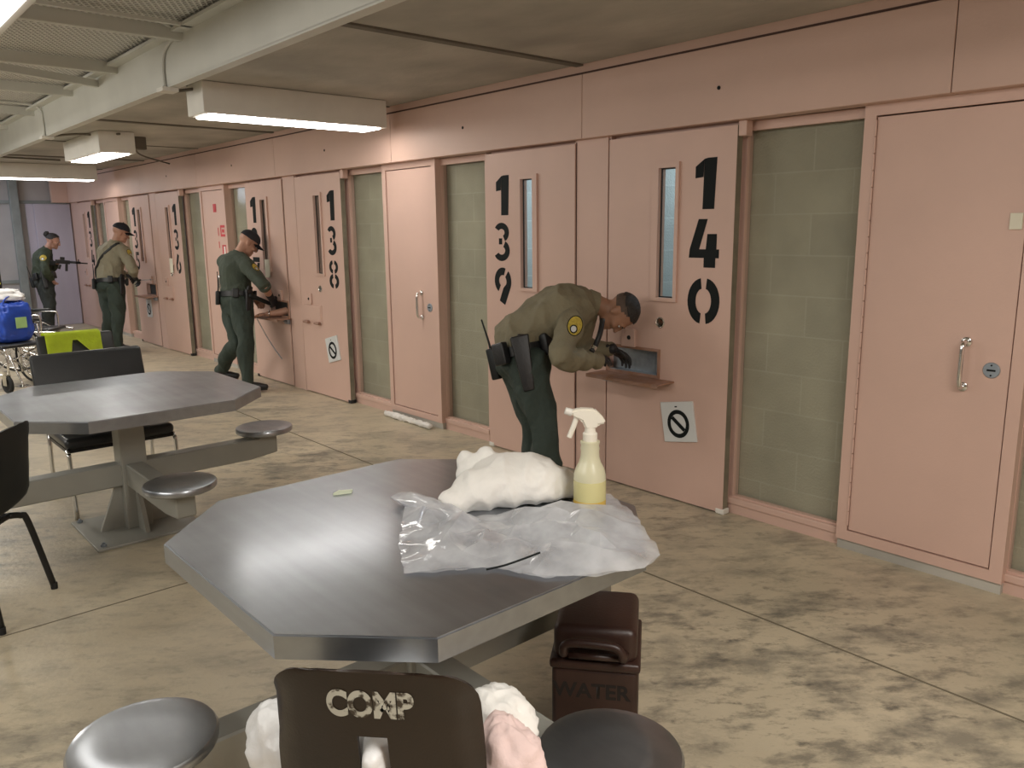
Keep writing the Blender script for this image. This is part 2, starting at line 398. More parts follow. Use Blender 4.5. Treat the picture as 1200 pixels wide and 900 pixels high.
def decal(name, polys, x, y0, z0, m, parent, th=.0012):
    """flat shapes (u to the right seen from the room, v up) on a wall facing -X"""
    bm = bmesh.new()
    for P in polys:
        a = [bm.verts.new((x, y0-u, z0+v)) for u, v in P]; bm.faces.new(a)
    bmesh.ops.triangulate(bm, faces=bm.faces)
    for f in bm.faces:
        f.normal_update()
        if f.normal.x > 0: f.normal_flip()
    return obj(name, bm, m, parent, keep=True)

# ------------------------------------------------------------------ stencil digits
def arc(cx, cy, rx, ry, a0, a1, t, tv=None, n=14):
    """thick elliptical arc as quads; degrees counter-clockwise"""
    tv = tv or t; out = []
    for i in range(n):
        q = []
        for a, k in ((i, 0), (i+1, 0), (i+1, 1), (i, 1)):
            th = math.radians(a0+(a1-a0)*a/n)
            q.append((cx+(rx-t*k)*math.cos(th), cy+(ry-tv*k)*math.sin(th)))
        out.append(q)
    return out
def cut(polys, fx): return [[fx(p) for p in P] for P in polys]
N9 = arc(.092, .182, .092, .097, 68, 238, .052, .056)+arc(.10, .175, .09, .10, -30, 52, .055, .058)+[[(.178, .125), (.118, 0), (.055, .03), (.09, .085), (.10, .128), (.130, .154)]]
DIG = {
 '1': [[(.055, 0), (.135, 0), (.145, .285), (.085, .285), (.06, .28)], [(0, .175), (.056, .18), (.06, .28), (0, .24)]],
 '4': [[(0, .055), (.10, .055), (.10, .105), (.005, .105)], [(.005, .105), (.072, .105), (.125, .277), (.062, .277)], [(.105, 0), (.185, 0), (.185, .055), (.105, .055)], [(.10, .055), (.208, .055), (.208, .105), (.10, .105)], [(.117, .105), (.19, .105), (.19, .192), (.125, .192)]],
 '0': arc(.103, .134, .103, .134, 97, 263, .058, .062)+arc(.121, .134, .103, .134, -83, 83, .058, .062),
 '3': arc(.085, .207, .085, .072, -62, 150, .05, .046)+arc(.085, .075, .092, .078, -150, 62, .052, .048)+[[(.055, .12), (.093, .12), (.093, .165), (.055, .165)]],
 '9': N9,
 '6': [[(.19-u, .279-v) for u, v in P] for P in N9],
 '8': arc(.086, .212, .078, .066, 98, 262, .046, .038)+arc(.104, .212, .078, .066, -82, 82, .046, .038)+arc(.086, .072, .086, .072, 98, 262, .05, .041)+arc(.104, .072, .086, .072, -82, 82, .05, .041),
 '5': [[(.02, .14), (.07, .14), (.07, .275), (.02, .275)], [(.078, .225), (.165, .225), (.165, .275), (.078, .275)]]+arc(.08, .09, .095, .09, -150, 85, .052, .048),
 '7': [[(0, .22), (.18, .22), (.18, .275), (0, .275)], [(.115, .212), (.18, .212), (.10, 0), (.03, 0)]],
}
def number(text, x, yl, parent):
    """three stacked digits; yl = y of the digit column's left side"""
    polys = []
    for ch, z, off in zip(text, (1.795, 1.463, 1.134), (.03, .0, .0)):
        polys += [[(u+off, v+z) for u, v in P] for P in DIG[ch]]
    return decal('painted_number', polys, x, yl, 0, 'black', parent)

# ------------------------------------------------------------------ room shell
XD, XF, XW = 3.937, 3.965, 4.09     # cell-door face, frame face, block face
YEND = 17.0
bm = bmesh.new()
box(bm, (-4.2, -3.2, -.2), (XW+.6, YEND+.4, 0))
struct(obj('floor', bm, 'floor'), 'scuffed tan concrete floor', 'floor')
bm = bmesh.new()
box(bm, (2.962, -3, .0), (2.972, YEND, .0015)); 
for y in (3.84, 10.9): box(bm, (-4.1, y-.004, .0), (2.962, y+.004, .0015))
struct(obj('trim_1', bm, 'fjoint'), 'dark control joints cut in the concrete floor', 'floor joint')
bm = bmesh.new(); box(bm, (2.10, -3.2, 2.72), (6.6, YEND+.4, 2.95)); struct(obj('ceiling', bm, 'deck'), 'stained concrete underside of the upper tier', 'ceiling')
bm = bmesh.new()
for y in (-.7, 3.75, 8.2, 12.4, 16.5): box(bm, (2.11, y-.03, 2.708), (3.93, y+.03, 2.722))
for y in (1.5, 5.97, 10.3, 14.5): box(bm, (2.11, y-.007, 2.712), (3.93, y+.007, 2.722))
struct(obj('trim_2', bm, 'joint'), 'dark joints across the concrete ceiling', 'ceiling joint')
bm = bmesh.new(); box(bm, (-4.2, -3.2, 3.0), (2.06, YEND+.2, 3.03)); struct(obj('ceiling_grating', bm, 'grate'), 'grey expanded metal walkway overhead', 'grating')
bm = bmesh.new()
box(bm, (2.04, -3.2, 2.68), (2.055, YEND, 2.97)); box(bm, (2.04, -3.2, 2.668), (2.11, YEND, 2.682)); box(bm, (1.965, -3.2, 2.955), (2.055, YEND, 2.975)); box(bm, (2.095, -3.2, 2.675), (2.105, YEND, 2.72))
struct(obj('ceiling_beam', bm, 'beam'), 'long grey steel edge beam of the walkway', 'beam')
k = 0
for y in (1.4, 2.75, 4.1, 5.49, 6.9, 8.24, 9.8, 11.2, 12.6, 14.0):
    bm = bmesh.new(); box(bm, (-4.1, y-.004, 2.915), (2.04, y+.004, 2.99)); box(bm, (-4.1, y, 2.91), (2.04, y+.055, 2.92))
    if abs(y-5.49) < .01: box(bm, (-4.1, y-.20, 2.955), (2.04, y-.17, 2.975))
    if abs(y-6.9) < .01:
        box(bm, (-1.5, -.025, 2.90), (0, .025, 2.955), mtx=Matrix.Translation((2.03, 7.45, -.02)) @ Matrix.Rotation(.40, 4, 'Z'))
    o = struct(obj('trim_%d' % (10+k), bm, 'beam')); k += 1

# block infill + glazed panels + chase doors + cell doors
NB = [2.59+4.33*i for i in range(-1, 4)]      # start y of each even door
CELL = {-1.74: ('142', '141'), 2.59: ('140', '139'), 6.92: ('138', '137'), 11.25: ('136', '135'), 15.58: ('134', None)}
bw = bmesh.new()
for b in NB:
    zb = b-2.165
    box(bw, (XW, zb-.03, 0), (XW+.15, zb+2.2, 2.72))
box(bw, (XW, 16.6, 0), (XW+.15, YEND+.1, 2.72))
struct(obj('wall_right', bw, 'cmu'), 'painted block infill between the cells', 'wall')
bp_ = bmesh.new()
for b in NB[1:]:
    if b+1.24 < 16.4: box(bp_, (XD+.012, b+.925, .0), (XD+.14, b+1.24, 2.27))
for b in NB[1:]: box(bp_, (XD+.056, b+.005, 2.19), (XD+.10, min(b+2.16, 16.5), 2.30))  # hidden strips added above the doors to block cell light leaking out
bs = bmesh.new()
for b in NB[1:4]: box(bs, (XD+.0105, b+.931, .012), (XD+.013, b+.941, 2.25)); box(bs, (XD+.0105, b+1.226, .012), (XD+.013, b+1.234, 2.25))
struct(obj('trim_20', bs, 'pinkdark'), 'dark seams where the cell doors meet the pilasters', 'seam')
bs = bmesh.new()
for b in NB[1:4]: box(bs, (XD+.002, b+.943, .0), (XD+.013, b+.960, 2.262), .002)
struct(obj('trim_21', bs, 'pink'), 'narrow pink stops beside the even cell doors', 'trim')
box(bp_, (XD+.012, 16.51, 0), (XD+.14, YEND, 2.27))
box(bp_, (XD+.05, -3.2, 2.27), (XW+.15, YEND, 2.72))
struct(obj('wall_right_pilasters', bp_, 'pink'), 'pink steel pilasters between paired cell doors', 'wall')
XH = 3.892
hd = thing('trim_3', 'long pink steel header running above the cell doors', 'header'); hd['kind'] = 'structure'
ys = [-3.0]+[1.488+2.2335*i for i in range(0, 7)]+[YEND]
ys = [-3.0, -.745]+[1.488+2.2335*i for i in range(0, 7)]+[YEND]
for a, b in zip(ys, ys[1:]):
    if b-a < .05: continue
    bm = bmesh.new(); box(bm, (XH, a+.002, 2.262), (XD+.06, b-.002, 2.657), .003); obj('panel', bm, 'pink2', hd)
bm = bmesh.new(); box(bm, (XH+.008, -3, 2.27), (XH+.02, YEND, 2.67)); obj('backing_strip', bm, 'pinkdark', hd)
bm = bmesh.new(); box(bm, (XH+.010, -3, 2.661), (XD+.06, YEND, 2.722), .004); obj('top_trim', bm, 'pink2', hd)
for y, z in ((2.69, 2.44), (4.96, 2.45), (7.1, 2.45), (9.3, 2.45), (11.5, 2.45)):
    bm = bmesh.new(); lathe(bm, [(0, 0), (.011, 0), (.011, .002), (0, .002)], 12, Matrix.Translation((XH-.0005, y, z)) @ Matrix.Rotation(-PI/2, 4, 'Y')); obj('bolt_hole', bm, 'black', hd)
# cell interiors seen through the door windows
ci = bmesh.new()
for b in NB[1:4]:
    for lo, hi in ((b-.1, b+.93), (b+1.235, b+2.27)):
        box(ci, (6.3, lo-.2, 0), (6.4, hi+.2, 2.8)); box(ci, (XW+.15, lo-.1, 0), (6.4, lo-.02, 2.8)); box(ci, (XW+.15, hi+.02, 0), (6.4, hi+.1, 2.8))
struct(obj('wall_back', ci, 'cmucell'), 'grey block walls inside the cells', 'wall')
for b in NB[1:4]:
    for q, yc in enumerate((b+.45, b+1.7)):
        l = bpy.data.lights.new('cell_lamp', 'AREA'); l.energy = (22, 34, 5, 6, 3, 3)[(NB.index(b)-1)*2+q]; l.size = .4; l.color = (.75, .9, 1.)
        o = bpy.data.objects.new('cell_lamp', l); col.objects.link(o); o.location = (5.2, yc, 2.6)
bm = bmesh.new(); box(bm, (6.27, 5.3, 1.45), (6.31, 6.3, 2.35)); w = struct(obj('window_1', bm, mat('blue_window_light', (.08, .3, .8), .5, emit=.8)), 'small blue-lit window inside cell 139', 'window')

dn = [0]
def cell_door(y0, text, mirror):
    """sliding steel cell door; y0 = low-y edge"""
    dn[0] += 1; Wd = .93
    f = (lambda d: y0+d) if not mirror else (lambda d: y0+Wd-d)
    rng = lambda a, b: (min(f(a), f(b)), max(f(a), f(b)))
    wy = rng(.40, .525); sy = rng(.51, .91)
    d = thing('door_%d' % dn[0], 'pink steel cell door with the black number '+text, 'door', (XD, y0+Wd/2, 0)); d['kind'] = 'structure'
    inv = Matrix.Translation((-XD, -(y0+Wd/2), 0))
    def put(o): o.data.transform(inv); return o
    bm = bmesh.new(); slab(bm, XD, XD+.052, [y0, y0+Wd], [.012, 2.24], [(wy[0], wy[1], 1.272, 2.042), (sy[0], sy[1], .782, .932)])
    put(obj('door_leaf', bm, 'pink', d))
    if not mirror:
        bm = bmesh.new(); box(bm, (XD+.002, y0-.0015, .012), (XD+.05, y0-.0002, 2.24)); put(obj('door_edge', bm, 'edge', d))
    fy = rng(.375, .572); bm = bmesh.new(); slab(bm, XD-.016, XD, [fy[0], fy[1]], [1.25, 2.072], [(wy[0], wy[1], 1.272, 2.042)])
    fr = put(obj('window_frame', bm, 'pink', d))
    bm = bmesh.new(); slab(bm, XD+.012, XD+.02, [wy[0]-.001, wy[1]+.001], [1.271, 2.043], [(wy[0]+.007, wy[1]-.007, 1.28, 2.034)]); put(obj('gasket', bm, 'frame', fr))
    bm = bmesh.new(); box(bm, (XD+.024, wy[0], 1.272), (XD+.03, wy[1], 2.042)); put(obj('pane', bm, 'glass', fr))
    nl = f(.295) if not mirror else f(.08)+0.0
    nl = y0+.298 if not mirror else y0+.84
    put(number(text, XD-.0012, nl, d))
    # food slot
    opened = text in ('140', '137', '135')
    bm = bmesh.new(); slab(bm, XD-.006, XD, [sy[0]-.02, sy[1]+.02], [.765, .95], [(sy[0], sy[1], .782, .932)]); sf = put(obj('food_slot_frame', bm, 'rust' if opened else 'pink', d))
    if opened:
        bm = bmesh.new(); box(bm, (XD+.04, sy[0], .782), (XD+.05, sy[1], .932)); box(bm, (XD+.002, sy[0], .782), (XD+.05, sy[1], .786)); put(obj('slot_liner', bm, 'galv' if text == '140' else 'frame', sf))
        ly = rng(.38, .97); bm = bmesh.new()
        box(bm, (XD-.165, ly[0], .752), (XD+.004, ly[1], .762), .002); box(bm, (XD-.165, ly[0], .738), (XD-.158, ly[1], .762), .002)
        fl = put(obj('fold_down_shelf', bm, 'rust', d)); fl['label'] = 'rust-stained fold-down food slot shelf'
        hy = f(.90); bm = bmesh.new(); box(bm, (XD-.03, hy-.045, .70), (XD, hy+.045, .75), .004); tube(bm, [(XD-.032, hy-.05, .725), (XD-.032, hy+.05, .725)], .009); put(obj('shelf_hinge', bm, 'galv', fl))
    else:
        bm = bmesh.new(); box(bm, (XD-.012, sy[0], .782), (XD-.002, sy[1], .932), .003); fl = put(obj('slot_flap', bm, 'pink', d))
        for q in (.56, .80):
            hy = f(q); bm = bmesh.new(); box(bm, (XD-.03, hy-.035, .745), (XD, hy+.035, .775), .004); tube(bm, [(XD-.034, hy-.05, .76), (XD-.034, hy+.05, .76)], .01); put(obj('flap_hinge', bm, 'rust', fl))
    ky = f(.74); bm = bmesh.new(); box(bm, (XD-.02, ky-.055, .945), (XD, ky+.055, 1.06), .004); lk = put(obj('slot_lock', bm, 'pink', d))
    bm = bmesh.new(); lathe(bm, [(0, 0), (.014, 0), (.014, .003), (0, .003)], 14, Matrix.Translation((XD-.0205, ky-.01, 1.005)) @ Matrix.Rotation(-PI/2, 4, 'Y')); put(obj('keyhole', bm, 'black', lk))
    if text in ('140', '138', '136'):
        py = f(.496); bm = bmesh.new()
        lathe(bm, [(.034, 0), (.034, .006), (.029, .010), (.026, .006), (0, .009)], 24, Matrix.Translation((XD, py, 1.118)) @ Matrix.Rotation(-PI/2, 4, 'Y')); put(obj('viewer_knob', bm, 'chrome', d, smooth=.6))
    gy = f(.02); bm = bmesh.new(); box(bm, (XD-.004, gy-.03, .0), (XD+.06, gy+.03, .035), .008); put(obj('door_guide', bm, 'white' if text in ('140', '139') else 'rubber', d))
    if not mirror:
        bm = bmesh.new(); box(bm, (XD+.0, y0-.055, 2.18), (XD+.06, y0-.005, 2.262), .004); put(obj('track_bracket', bm, 'pink', d))
    return d
def chase(zb, n):
    """glazed panel, access door, glazed panel"""
    for a, b in ((zb+.115, zb+.675), (zb+1.48, zb+2.155)):
        dn[0] += 0
        w = thing('window_%d' % n[0], 'fixed glazed panel over painted block in a pink frame', 'window', (XF, (a+b)/2, 0)); n[0] += 1; w['kind'] = 'structure'
        inv = Matrix.Translation((-XF, -(a+b)/2, 0))
        bm = bmesh.new(); box(bm, (XF+.085, a, .10), (XF+.089, b, 2.215)); o = obj('pane', bm, 'glass', w); o.data.transform(inv)
        bm = bmesh.new(); slab(bm, XF+.06, XF+.10, [a-.025, b+.025], [.09, 2.262], [(a, b, .108, 2.212)])
        if b > zb+2: box(bm, (XF+.06, b+.002, 0), (XF+.12, b+.085, 2.262))
        box(bm, (XF+.035, a-.025, .06), (XF+.11, b+.025, .098), .005); box(bm, (XF+.045, a-.02, .0), (XF+.11, b+.02, .06)); o = obj('window_frame', bm, 'pink', w); o.data.transform(inv)
    a, b = zb+.74, zb+1.413; yc = (a+b)/2
    dn[0] += 1
    d = thing('door_%d' % dn[0], 'pink utility access door with pull handle between glazed panels', 'door', (XF, yc, 0)); d['kind'] = 'structure'
    inv = Matrix.Translation((-XF, -yc, 0))
    def put(o): o.data.transform(inv); return o
    bm = bmesh.new(); slab(bm, XF, XF+.12, [a-.062, b+.062], [.055, 2.262], [(a-.006, b+.006, .108, 2.21)]); put(obj('door_frame', bm, 'pink', d))
    bm = bmesh.new(); box(bm, (XF+.006, a, .114), (XF+.05, b, 2.203), .002); put(obj('door_leaf', bm, 'pink', d))
    bm = bmesh.new(); box(bm, (XF+.03, a-.006, .11), (XF+.055, b+.006, 2.208)); put(obj('gap_shadow', bm, 'pinkdark', d))
    bm = bmesh.new(); box(bm, (XF+.012, a-.058, 0), (XF+.12, b+.058, .056)); put(obj('curb', bm, 'deck', d))
    bm = bmesh.new()
    for i in range(26):
        z = .14+i*.079; lathe(bm, [(.006, 0), (.006, .074)], 8, Matrix.Translation((XF-.0005, b+.004, z)))
    put(obj('piano_hinge', bm, 'pink', d, smooth=.6))
    hy = a+.185; bm = bmesh.new()
    tube(bm, [(XF+.004, hy, 1.165), (XF-.03, hy, 1.162), (XF-.045, hy, 1.14), (XF-.047, hy, 1.06), (XF-.045, hy, .985), (XF-.03, hy, .958), (XF+.004, hy, .955)], .011, 12)
    for z in (1.165, .955): lathe(bm, [(.022, 0), (.022, .006), (.012, .012)], 16, Matrix.Translation((XF+.004, hy, z)) @ Matrix.Rotation(-PI/2, 4, 'Y'))
    put(obj('pull_handle', bm, 'chrome', d, smooth=.8))
    ly = a+.072; bm = bmesh.new(); lathe(bm, [(.036, 0), (.036, .004), (.033, .007), (0, .007)], 28, Matrix.Translation((XF+.006, ly, 1.045)) @ Matrix.Rotation(-PI/2, 4, 'Y')); lk = put(obj('lock_plate', bm, 'galv', d, smooth=.6))
    bm = bmesh.new()
    box(bm, (XF-.003, ly-.018, 1.041), (XF, ly+.018, 1.049))
    for z in (1.068, 1.022): lathe(bm, [(.004, 0), (.004, .002)], 10, Matrix.Translation((XF-.001, ly, z)) @ Matrix.Rotation(-PI/2, 4, 'Y'))
    put(obj('keyhole', bm, 'black', lk))
    if abs(zb-.425) < .01:
        bm = bmesh.new(); box(bm, (XF-.004, a+.01, 1.67), (XF+.006, a+.06, 1.74), .002); put(obj('tape', bm, 'paper', d))
    return d
wn = [2]; chased = {}
for b in NB:
    t = CELL[round(b, 2)]
    if b > 0:
        cell_door(b, t[0], False)
        if t[1]: cell_door(b+1.235, t[1], True)
    chased[round(b, 2)] = chase(b-2.165, wn)

# end wall, side walls
bm = bmesh.new(); box(bm, (-4.2, YEND, 0), (XW+.2, YEND+.15, 3.1)); struct(obj('wall_far', bm, 'greywall'), 'grey end wall of the dayroom', 'wall')
bm = bmesh.new(); box(bm, (-4.35, -3.2, 0), (-4.2, YEND+.15, 3.1)); struct(obj('wall_left', bm, 'greywall'))
bm = bmesh.new(); box(bm, (-4.2, -3.35, 0), (XW+.2, -3.2, 3.1)); struct(obj('wall_near', bm, 'pink'))
bm = bmesh.new(); box(bm, (3.33, YEND-.05, .0), (3.93, YEND, 2.24), .01); box(bm, (3.20, YEND-.03, .0), (3.33, YEND, 2.24), .008); struct(obj('door_far', bm, 'lavender'), 'pale lavender panel at the end of the room', 'panel')
bm = bmesh.new(); box(bm, (2.96, YEND-.12, 0), (3.10, YEND-.005, 2.9), .01); struct(obj('trim_4', bm, 'column'), 'grey-green steel column on the end wall', 'column')
bm = bmesh.new(); box(bm, (-4.2, YEND-.04, 2.24), (2.96, YEND, 2.30)); box(bm, (3.10, YEND-.04, 2.24), (3.9, YEND, 2.30)); box(bm, (-4.2, YEND-.03, .82), (2.96, YEND, .88)); struct(obj('trim_5', bm, 'column'), 'grey rails across the end wall', 'rail')
bm = bmesh.new(); box(bm, (3.62, YEND-.16, 2.262), (XH, YEND-.05, 2.70), .004); struct(obj('trim_6', bm, 'pink2'), 'boxed pink return at the far end of the header', 'trim')

# ------------------------------------------------------------------ lamps and added fill lights
LENS = 'lens'
def fixture(lo, hi, label, along, LENS='lens', group='fluorescent ceiling lamps'):
    """surface-mounted fluorescent; lens on the underside"""
    lo = V(lo); hi = V(hi); c = (lo+hi)/2
    t = thing('ceiling_lamp', label, 'ceiling lamp', (c.x, c.y, hi.z), 0, group); inv = Matrix.Translation((-c.x, -c.y, -hi.z))
    bm = bmesh.new(); box(bm, (lo.x, lo.y, lo.z+.006), (hi.x, hi.y, hi.z), .006, mtx=inv); obj('housing', bm, 'white', t)
    m = .05
    bm = bmesh.new(); box(bm, (lo.x+m, lo.y+.02, lo.z-.006), (hi.x-m, hi.y-.02, lo.z+.008), .004, mtx=inv) if along == 'x' else box(bm, (lo.x+.05, lo.y+m, lo.z-.006), (hi.x-.05, hi.y-m, lo.z+.008), .004, mtx=inv)
    obj('lens', bm, LENS, t)
    return t
fixture((2.22, 5.70, 2.50), (3.70, 6.0, 2.718), 'white fluorescent box lamp under the concrete deck above the number 138 cell', 'x')
fixture((2.42, 9.02, 2.50), (2.77, 10.42, 2.718), 'middle white lamp running lengthwise, second along the deck', 'y')
fixture((2.20, 13.75, 2.50), (3.62, 14.05, 2.718), 'farthest white lamp, mounted crosswise near the end wall', 'x')
fixture((.62, 3.3, 2.80), (1.03, 6.4, 2.92), 'bright lamp under the metal walkway, at the top left corner', 'y', 'lens2')
bm = bmesh.new(); box(bm, (2.88, 9.42, 2.59), (3.01, 9.52, 2.72), .005); tag(obj('ceiling_junction_box', bm, 'joint'), 'small dark junction box beside the middle lamp', 'junction box'); 
def cable(name, P, r, m, label, cat): 
    bm = bmesh.new(); tube(bm, P, r, 8); return tag(obj(name, bm, m, smooth=3.2), label, cat)
cable('conduit', [(1.9, 5.42, 2.985), (2.02, 5.55, 2.97), (2.028, 5.80, 2.90), (2.028, 5.86, 2.80), (2.028, 5.86, 2.67)], .012, 'beam', 'grey conduit bending down the beam toward the nearest deck lamp', 'conduit')
cable('conduit', [(1.5, 9.5, 2.985), (1.9, 9.5, 2.98), (2.02, 9.45, 2.93), (2.028, 9.42, 2.80), (2.028, 9.42, 2.67)], .012, 'beam', 'grey conduit bending down the beam farther along', 'conduit')
cable('ceiling_cable', [(2.03, 5.86, 2.665), (2.1, 5.86, 2.655), (2.22, 5.87, 2.68)], .011, 'joint', 'dark flexible cable from the beam to the nearest deck lamp', 'cable')
cable('ceiling_cable', [(2.03, 9.42, 2.665), (2.3, 9.35, 2.70), (2.5, 9.2, 2.69), (2.62, 8.99, 2.69)], .012, 'joint', 'dark flexible cable from the beam to the middle lamp', 'cable')
cable('ceiling_cable', [(2.8, 10.0, 2.70), (3.1, 10.2, 2.70), (3.4, 10.9, 2.66), (3.88, 11.3, 2.60)], .010, 'joint', 'dark cable looping from the middle lamp to the pink header', 'cable')
cable('ceiling_cable', [(2.06, 12.6, 2.70), (2.6, 12.7, 2.70), (2.9, 12.75, 2.70)], .012, 'joint', 'dark cable under the ceiling before the farthest lamp', 'cable')
bm = bmesh.new(); box(bm, (1.99, 5.80, 2.64), (2.10, 5.92, 2.668), .003); tag(obj('ceiling_cable_bracket', bm, 'white'), 'small white bracket under the beam near the closest deck lamp', 'bracket')
bm = bmesh.new(); box(bm, (1.99, 9.36, 2.64), (2.10, 9.48, 2.668), .003); tag(obj('ceiling_cable_bracket', bm, 'white'), 'small white bracket under the beam near the middle lamp', 'bracket')

def area(name, loc, rot, sx, sy, e, c):
    l = bpy.data.lights.new(name, 'AREA'); l.shape = 'RECTANGLE'; l.size = sx; l.size_y = sy; l.energy = e; l.color = c
    o = bpy.data.objects.new(name, l); col.objects.link(o); o.location = loc; o.rotation_euler = rot; return o
area('dayroom_fill', (-2.4, 2.5, 2.6), (0, math.radians(-40), 0), .9, 3.4, 66, (1, .965, .90))  # out-of-view fill lights added to brighten the cell wall and floor
area('dayroom_fill', (-2.4, 8.5, 2.6), (0, math.radians(-40), 0), .9, 3.4, 95, (1, .965, .90))
area('dayroom_fill', (.7, 10.5, 2.78), (0, 0, 0), .4, 3.0, 75, (1, .965, .90))
area('dayroom_fill', (1.2, -.9, 2.78), (0, 0, 0), .4, 2.6, 115, (1, .96, .89))
area('far_daylight', (1.6, 15.6, 2.6), (0, math.radians(-35), 0), 1.2, 1.2, 40, (.80, .85, 1.))
wd = bpy.data.worlds.new('world'); sc.world = wd; wd.use_nodes = True
wd.node_tree.nodes['Background'].inputs['Color'].default_value = (.9, .85, .78, 1); wd.node_tree.nodes['Background'].inputs['Strength'].default_value = .1
#PART2
# ------------------------------------------------------------------ steel tables with fixed seats
OCT = lambda h, c: [(-h, -c), (-c, -h), (c, -h), (h, -c), (h, c), (c, h), (-c, h), (-h, c)]
def make_table(label):
    t = thing('dining_table', label, 'table', group='octagonal steel tables')
    bm = bmesh.new(); prism(bm, OCT(.64, .37), .728, .79)
    bmesh.ops.bevel(bm, geom=[e for e in bm.edges if all(v.co.z > .78 for v in e.verts)], offset=.004, segments=2, affect='EDGES')
    obj('tabletop', bm, 'steel', t)
    px, py = -.035, -.045
    bm = bmesh.new(); box(bm, (px-.07, py-.07, .012), (px+.07, py+.07, .73), .006); box(bm, (px-.24, py-.24, .715), (px+.24, py+.24, .729)); obj('post', bm, 'greysteel', t)
    bm = bmesh.new(); box(bm, (px-.29, py-.29, 0), (px+.29, py+.29, .014), .003)
    bp = obj('base_plate', bm, 'greysteel', t)
    for sx in (-1, 1):
        for sy in (-1, 1):
            bm = bmesh.new(); lathe(bm, [(.016, .014), (.016, .026), (.007, .026), (.007, .036)], 6, Matrix.Translation((px+sx*.25, py+sy*.25, 0))); obj('anchor_bolt', bm, 'galv', bp)
    for a in (0, 2, 3, 1):
        R = Matrix.Translation((px, py, 0)) @ Matrix.Rotation(a*PI/2, 4, 'Z')
        bm = bmesh.new(); prism(bm, [(.065, .014), (.20, .014), (.075, .33), (.065, .33)], -.012, .012, R @ Matrix.Rotation(PI/2, 4, 'X'))
        obj('gusset', bm, 'greysteel', t)
        if a == 1: continue          # the far side of these tables is left open
        bm = bmesh.new(); prism(bm, [(.06, .27), (.06, .40), (.82+.06, .40), (.82+.06, .29), (.70, .27)], -.05, .05, R @ Matrix.Rotation(PI/2, 4, 'X'))
        bmesh.ops.bevel(bm, geom=list(bm.edges), offset=.006, segments=1, affect='EDGES')
        obj('seat_arm', bm, 'greysteel', t)
        bm = bmesh.new(); Q = R @ Matrix.Translation((.82, 0, 0))
        lathe(bm, [(.02, .428), (.168, .428), (.176, .434), (.178, .452), (.172, .462), (.15, .467), (.08, .462), (0, .460)], 40, Q)
        s = obj('seat', bm, 'steelseat', t, smooth=.8)
        bm = bmesh.new(); box(bm, (-.055, -.05, .39), (.055, .05, .43), .004, Q); obj('seat_bracket', bm, 'greysteel', s)
    return t
t1 = make_table('nearest octagonal stainless steel table, with a clear plastic bag on top'); t1.location = (1.34, 2.01, 0)
t2 = dup(t1); t2['label'] = 'second octagonal steel table farther back, with an empty polished top'; t2.location = (1.325, 4.885, 0)

# ------------------------------------------------------------------ chairs
def shell(bm, W=.235, hole=None, thick=.011, H=.80, nt=14, ns=30):
    """moulded one-piece seat and back; sits at the origin facing +Y"""
    prof = [(-.255, H), (-.245, H-.12), (-.225, H-.24), (-.195, .50), (-.16, .455), (-.08, .435), (.05, .445), (.16, .455), (.215, .445), (.24, .41)]
    pts, ts = catmull([V((0, y, z)) for y, z in prof], 4)
    top = [pts[0].lerp(pts[2], q) for q in (0, .012, .04, .09, .16, .26, .38, .52, .70)]
    pts = top+pts[2:]; n = len(pts); grid = []
    for i, p in enumerate(pts):
        f = i/(n-1)
        tn = (pts[min(i+1, n-1)]-pts[max(i-1, 0)]).normalized(); nn = V((0, -tn.z, tn.y))
        if nn.y < 0 and f < .4: nn = -nn
        nn = V((0, tn.z*-1, tn.y)) 
        inward = V((0, 1, 0)).lerp(V((0, 0, 1)), min(1, max(0, (f-.3)/.2)))
        w = W*(1-.10*(1-min(1, f/.35)))*(1 if f < .9 else 1-.12*((f-.9)/.1)**2)
        dt = (pts[0]-p).length; rr = .075
        if dt < rr: w = w-rr+math.sqrt(max(0, rr*rr-(rr-dt)**2))
        row = []
        for j in range(nt+1):
            s = -1+2*j/nt; a = abs(s)
            c = (.035*a**2.5+.02*max(0, a-.86)/.14)*min(1, .15+(pts[0]-p).length/.10)
            drop = 0
            row.append(bm.verts.new(p+V((w*s, 0, -drop))+inward*c))
        grid.append(row)
    for i in range(n-1):
        for j in range(nt):
            c = (grid[i][j].co+grid[i+1][j+1].co)/2
            if hole and abs(c.x) < hole[0] and hole[1] < c.z < hole[2] and c.y < -.1: continue
            bm.faces.new((grid[i][j], grid[i][j+1], grid[i+1][j+1], grid[i+1][j]))
    bmesh.ops.recalc_face_normals(bm, faces=bm.faces)
    bmesh.ops.solidify(bm, geom=list(bm.faces), thickness=thick)
    return bm
def legs(t, m, foot=True, r=.0115):
    for sx in (-1, 1):
        for sy in (-1, 1):
            bm = bmesh.new(); tube(bm, [(sx*.12, sy*.13, .415), (sx*.165, sy*.16, .40), (sx*.185, sy*.18, .36), (sx*.225, sy*(.24 if sy < 0 else .22), .012)], r)
            l = obj('leg', bm, m, t, smooth=3.2)
            bm = bmesh.new(); lathe(bm, [(.015, 0), (.016, .03), (.0125, .032)], 12, Matrix.Translation((sx*.225, sy*(.24 if sy < 0 else .22), 0))); obj('foot_cap', bm, 'rubber', l, smooth=.8)
    bm = bmesh.new(); tube(bm, [(-.12, -.13, .415), (.12, -.13, .415)], r); tube(bm, [(-.12, .13, .415), (.12, .13, .415)], r); tube(bm, [(-.12, -.13, .413), (-.12, .13, .413)], r); tube(bm, [(.12, -.13, .413), (.12, .13, .413)], r); obj('seat_frame', bm, m, t, smooth=3.2)
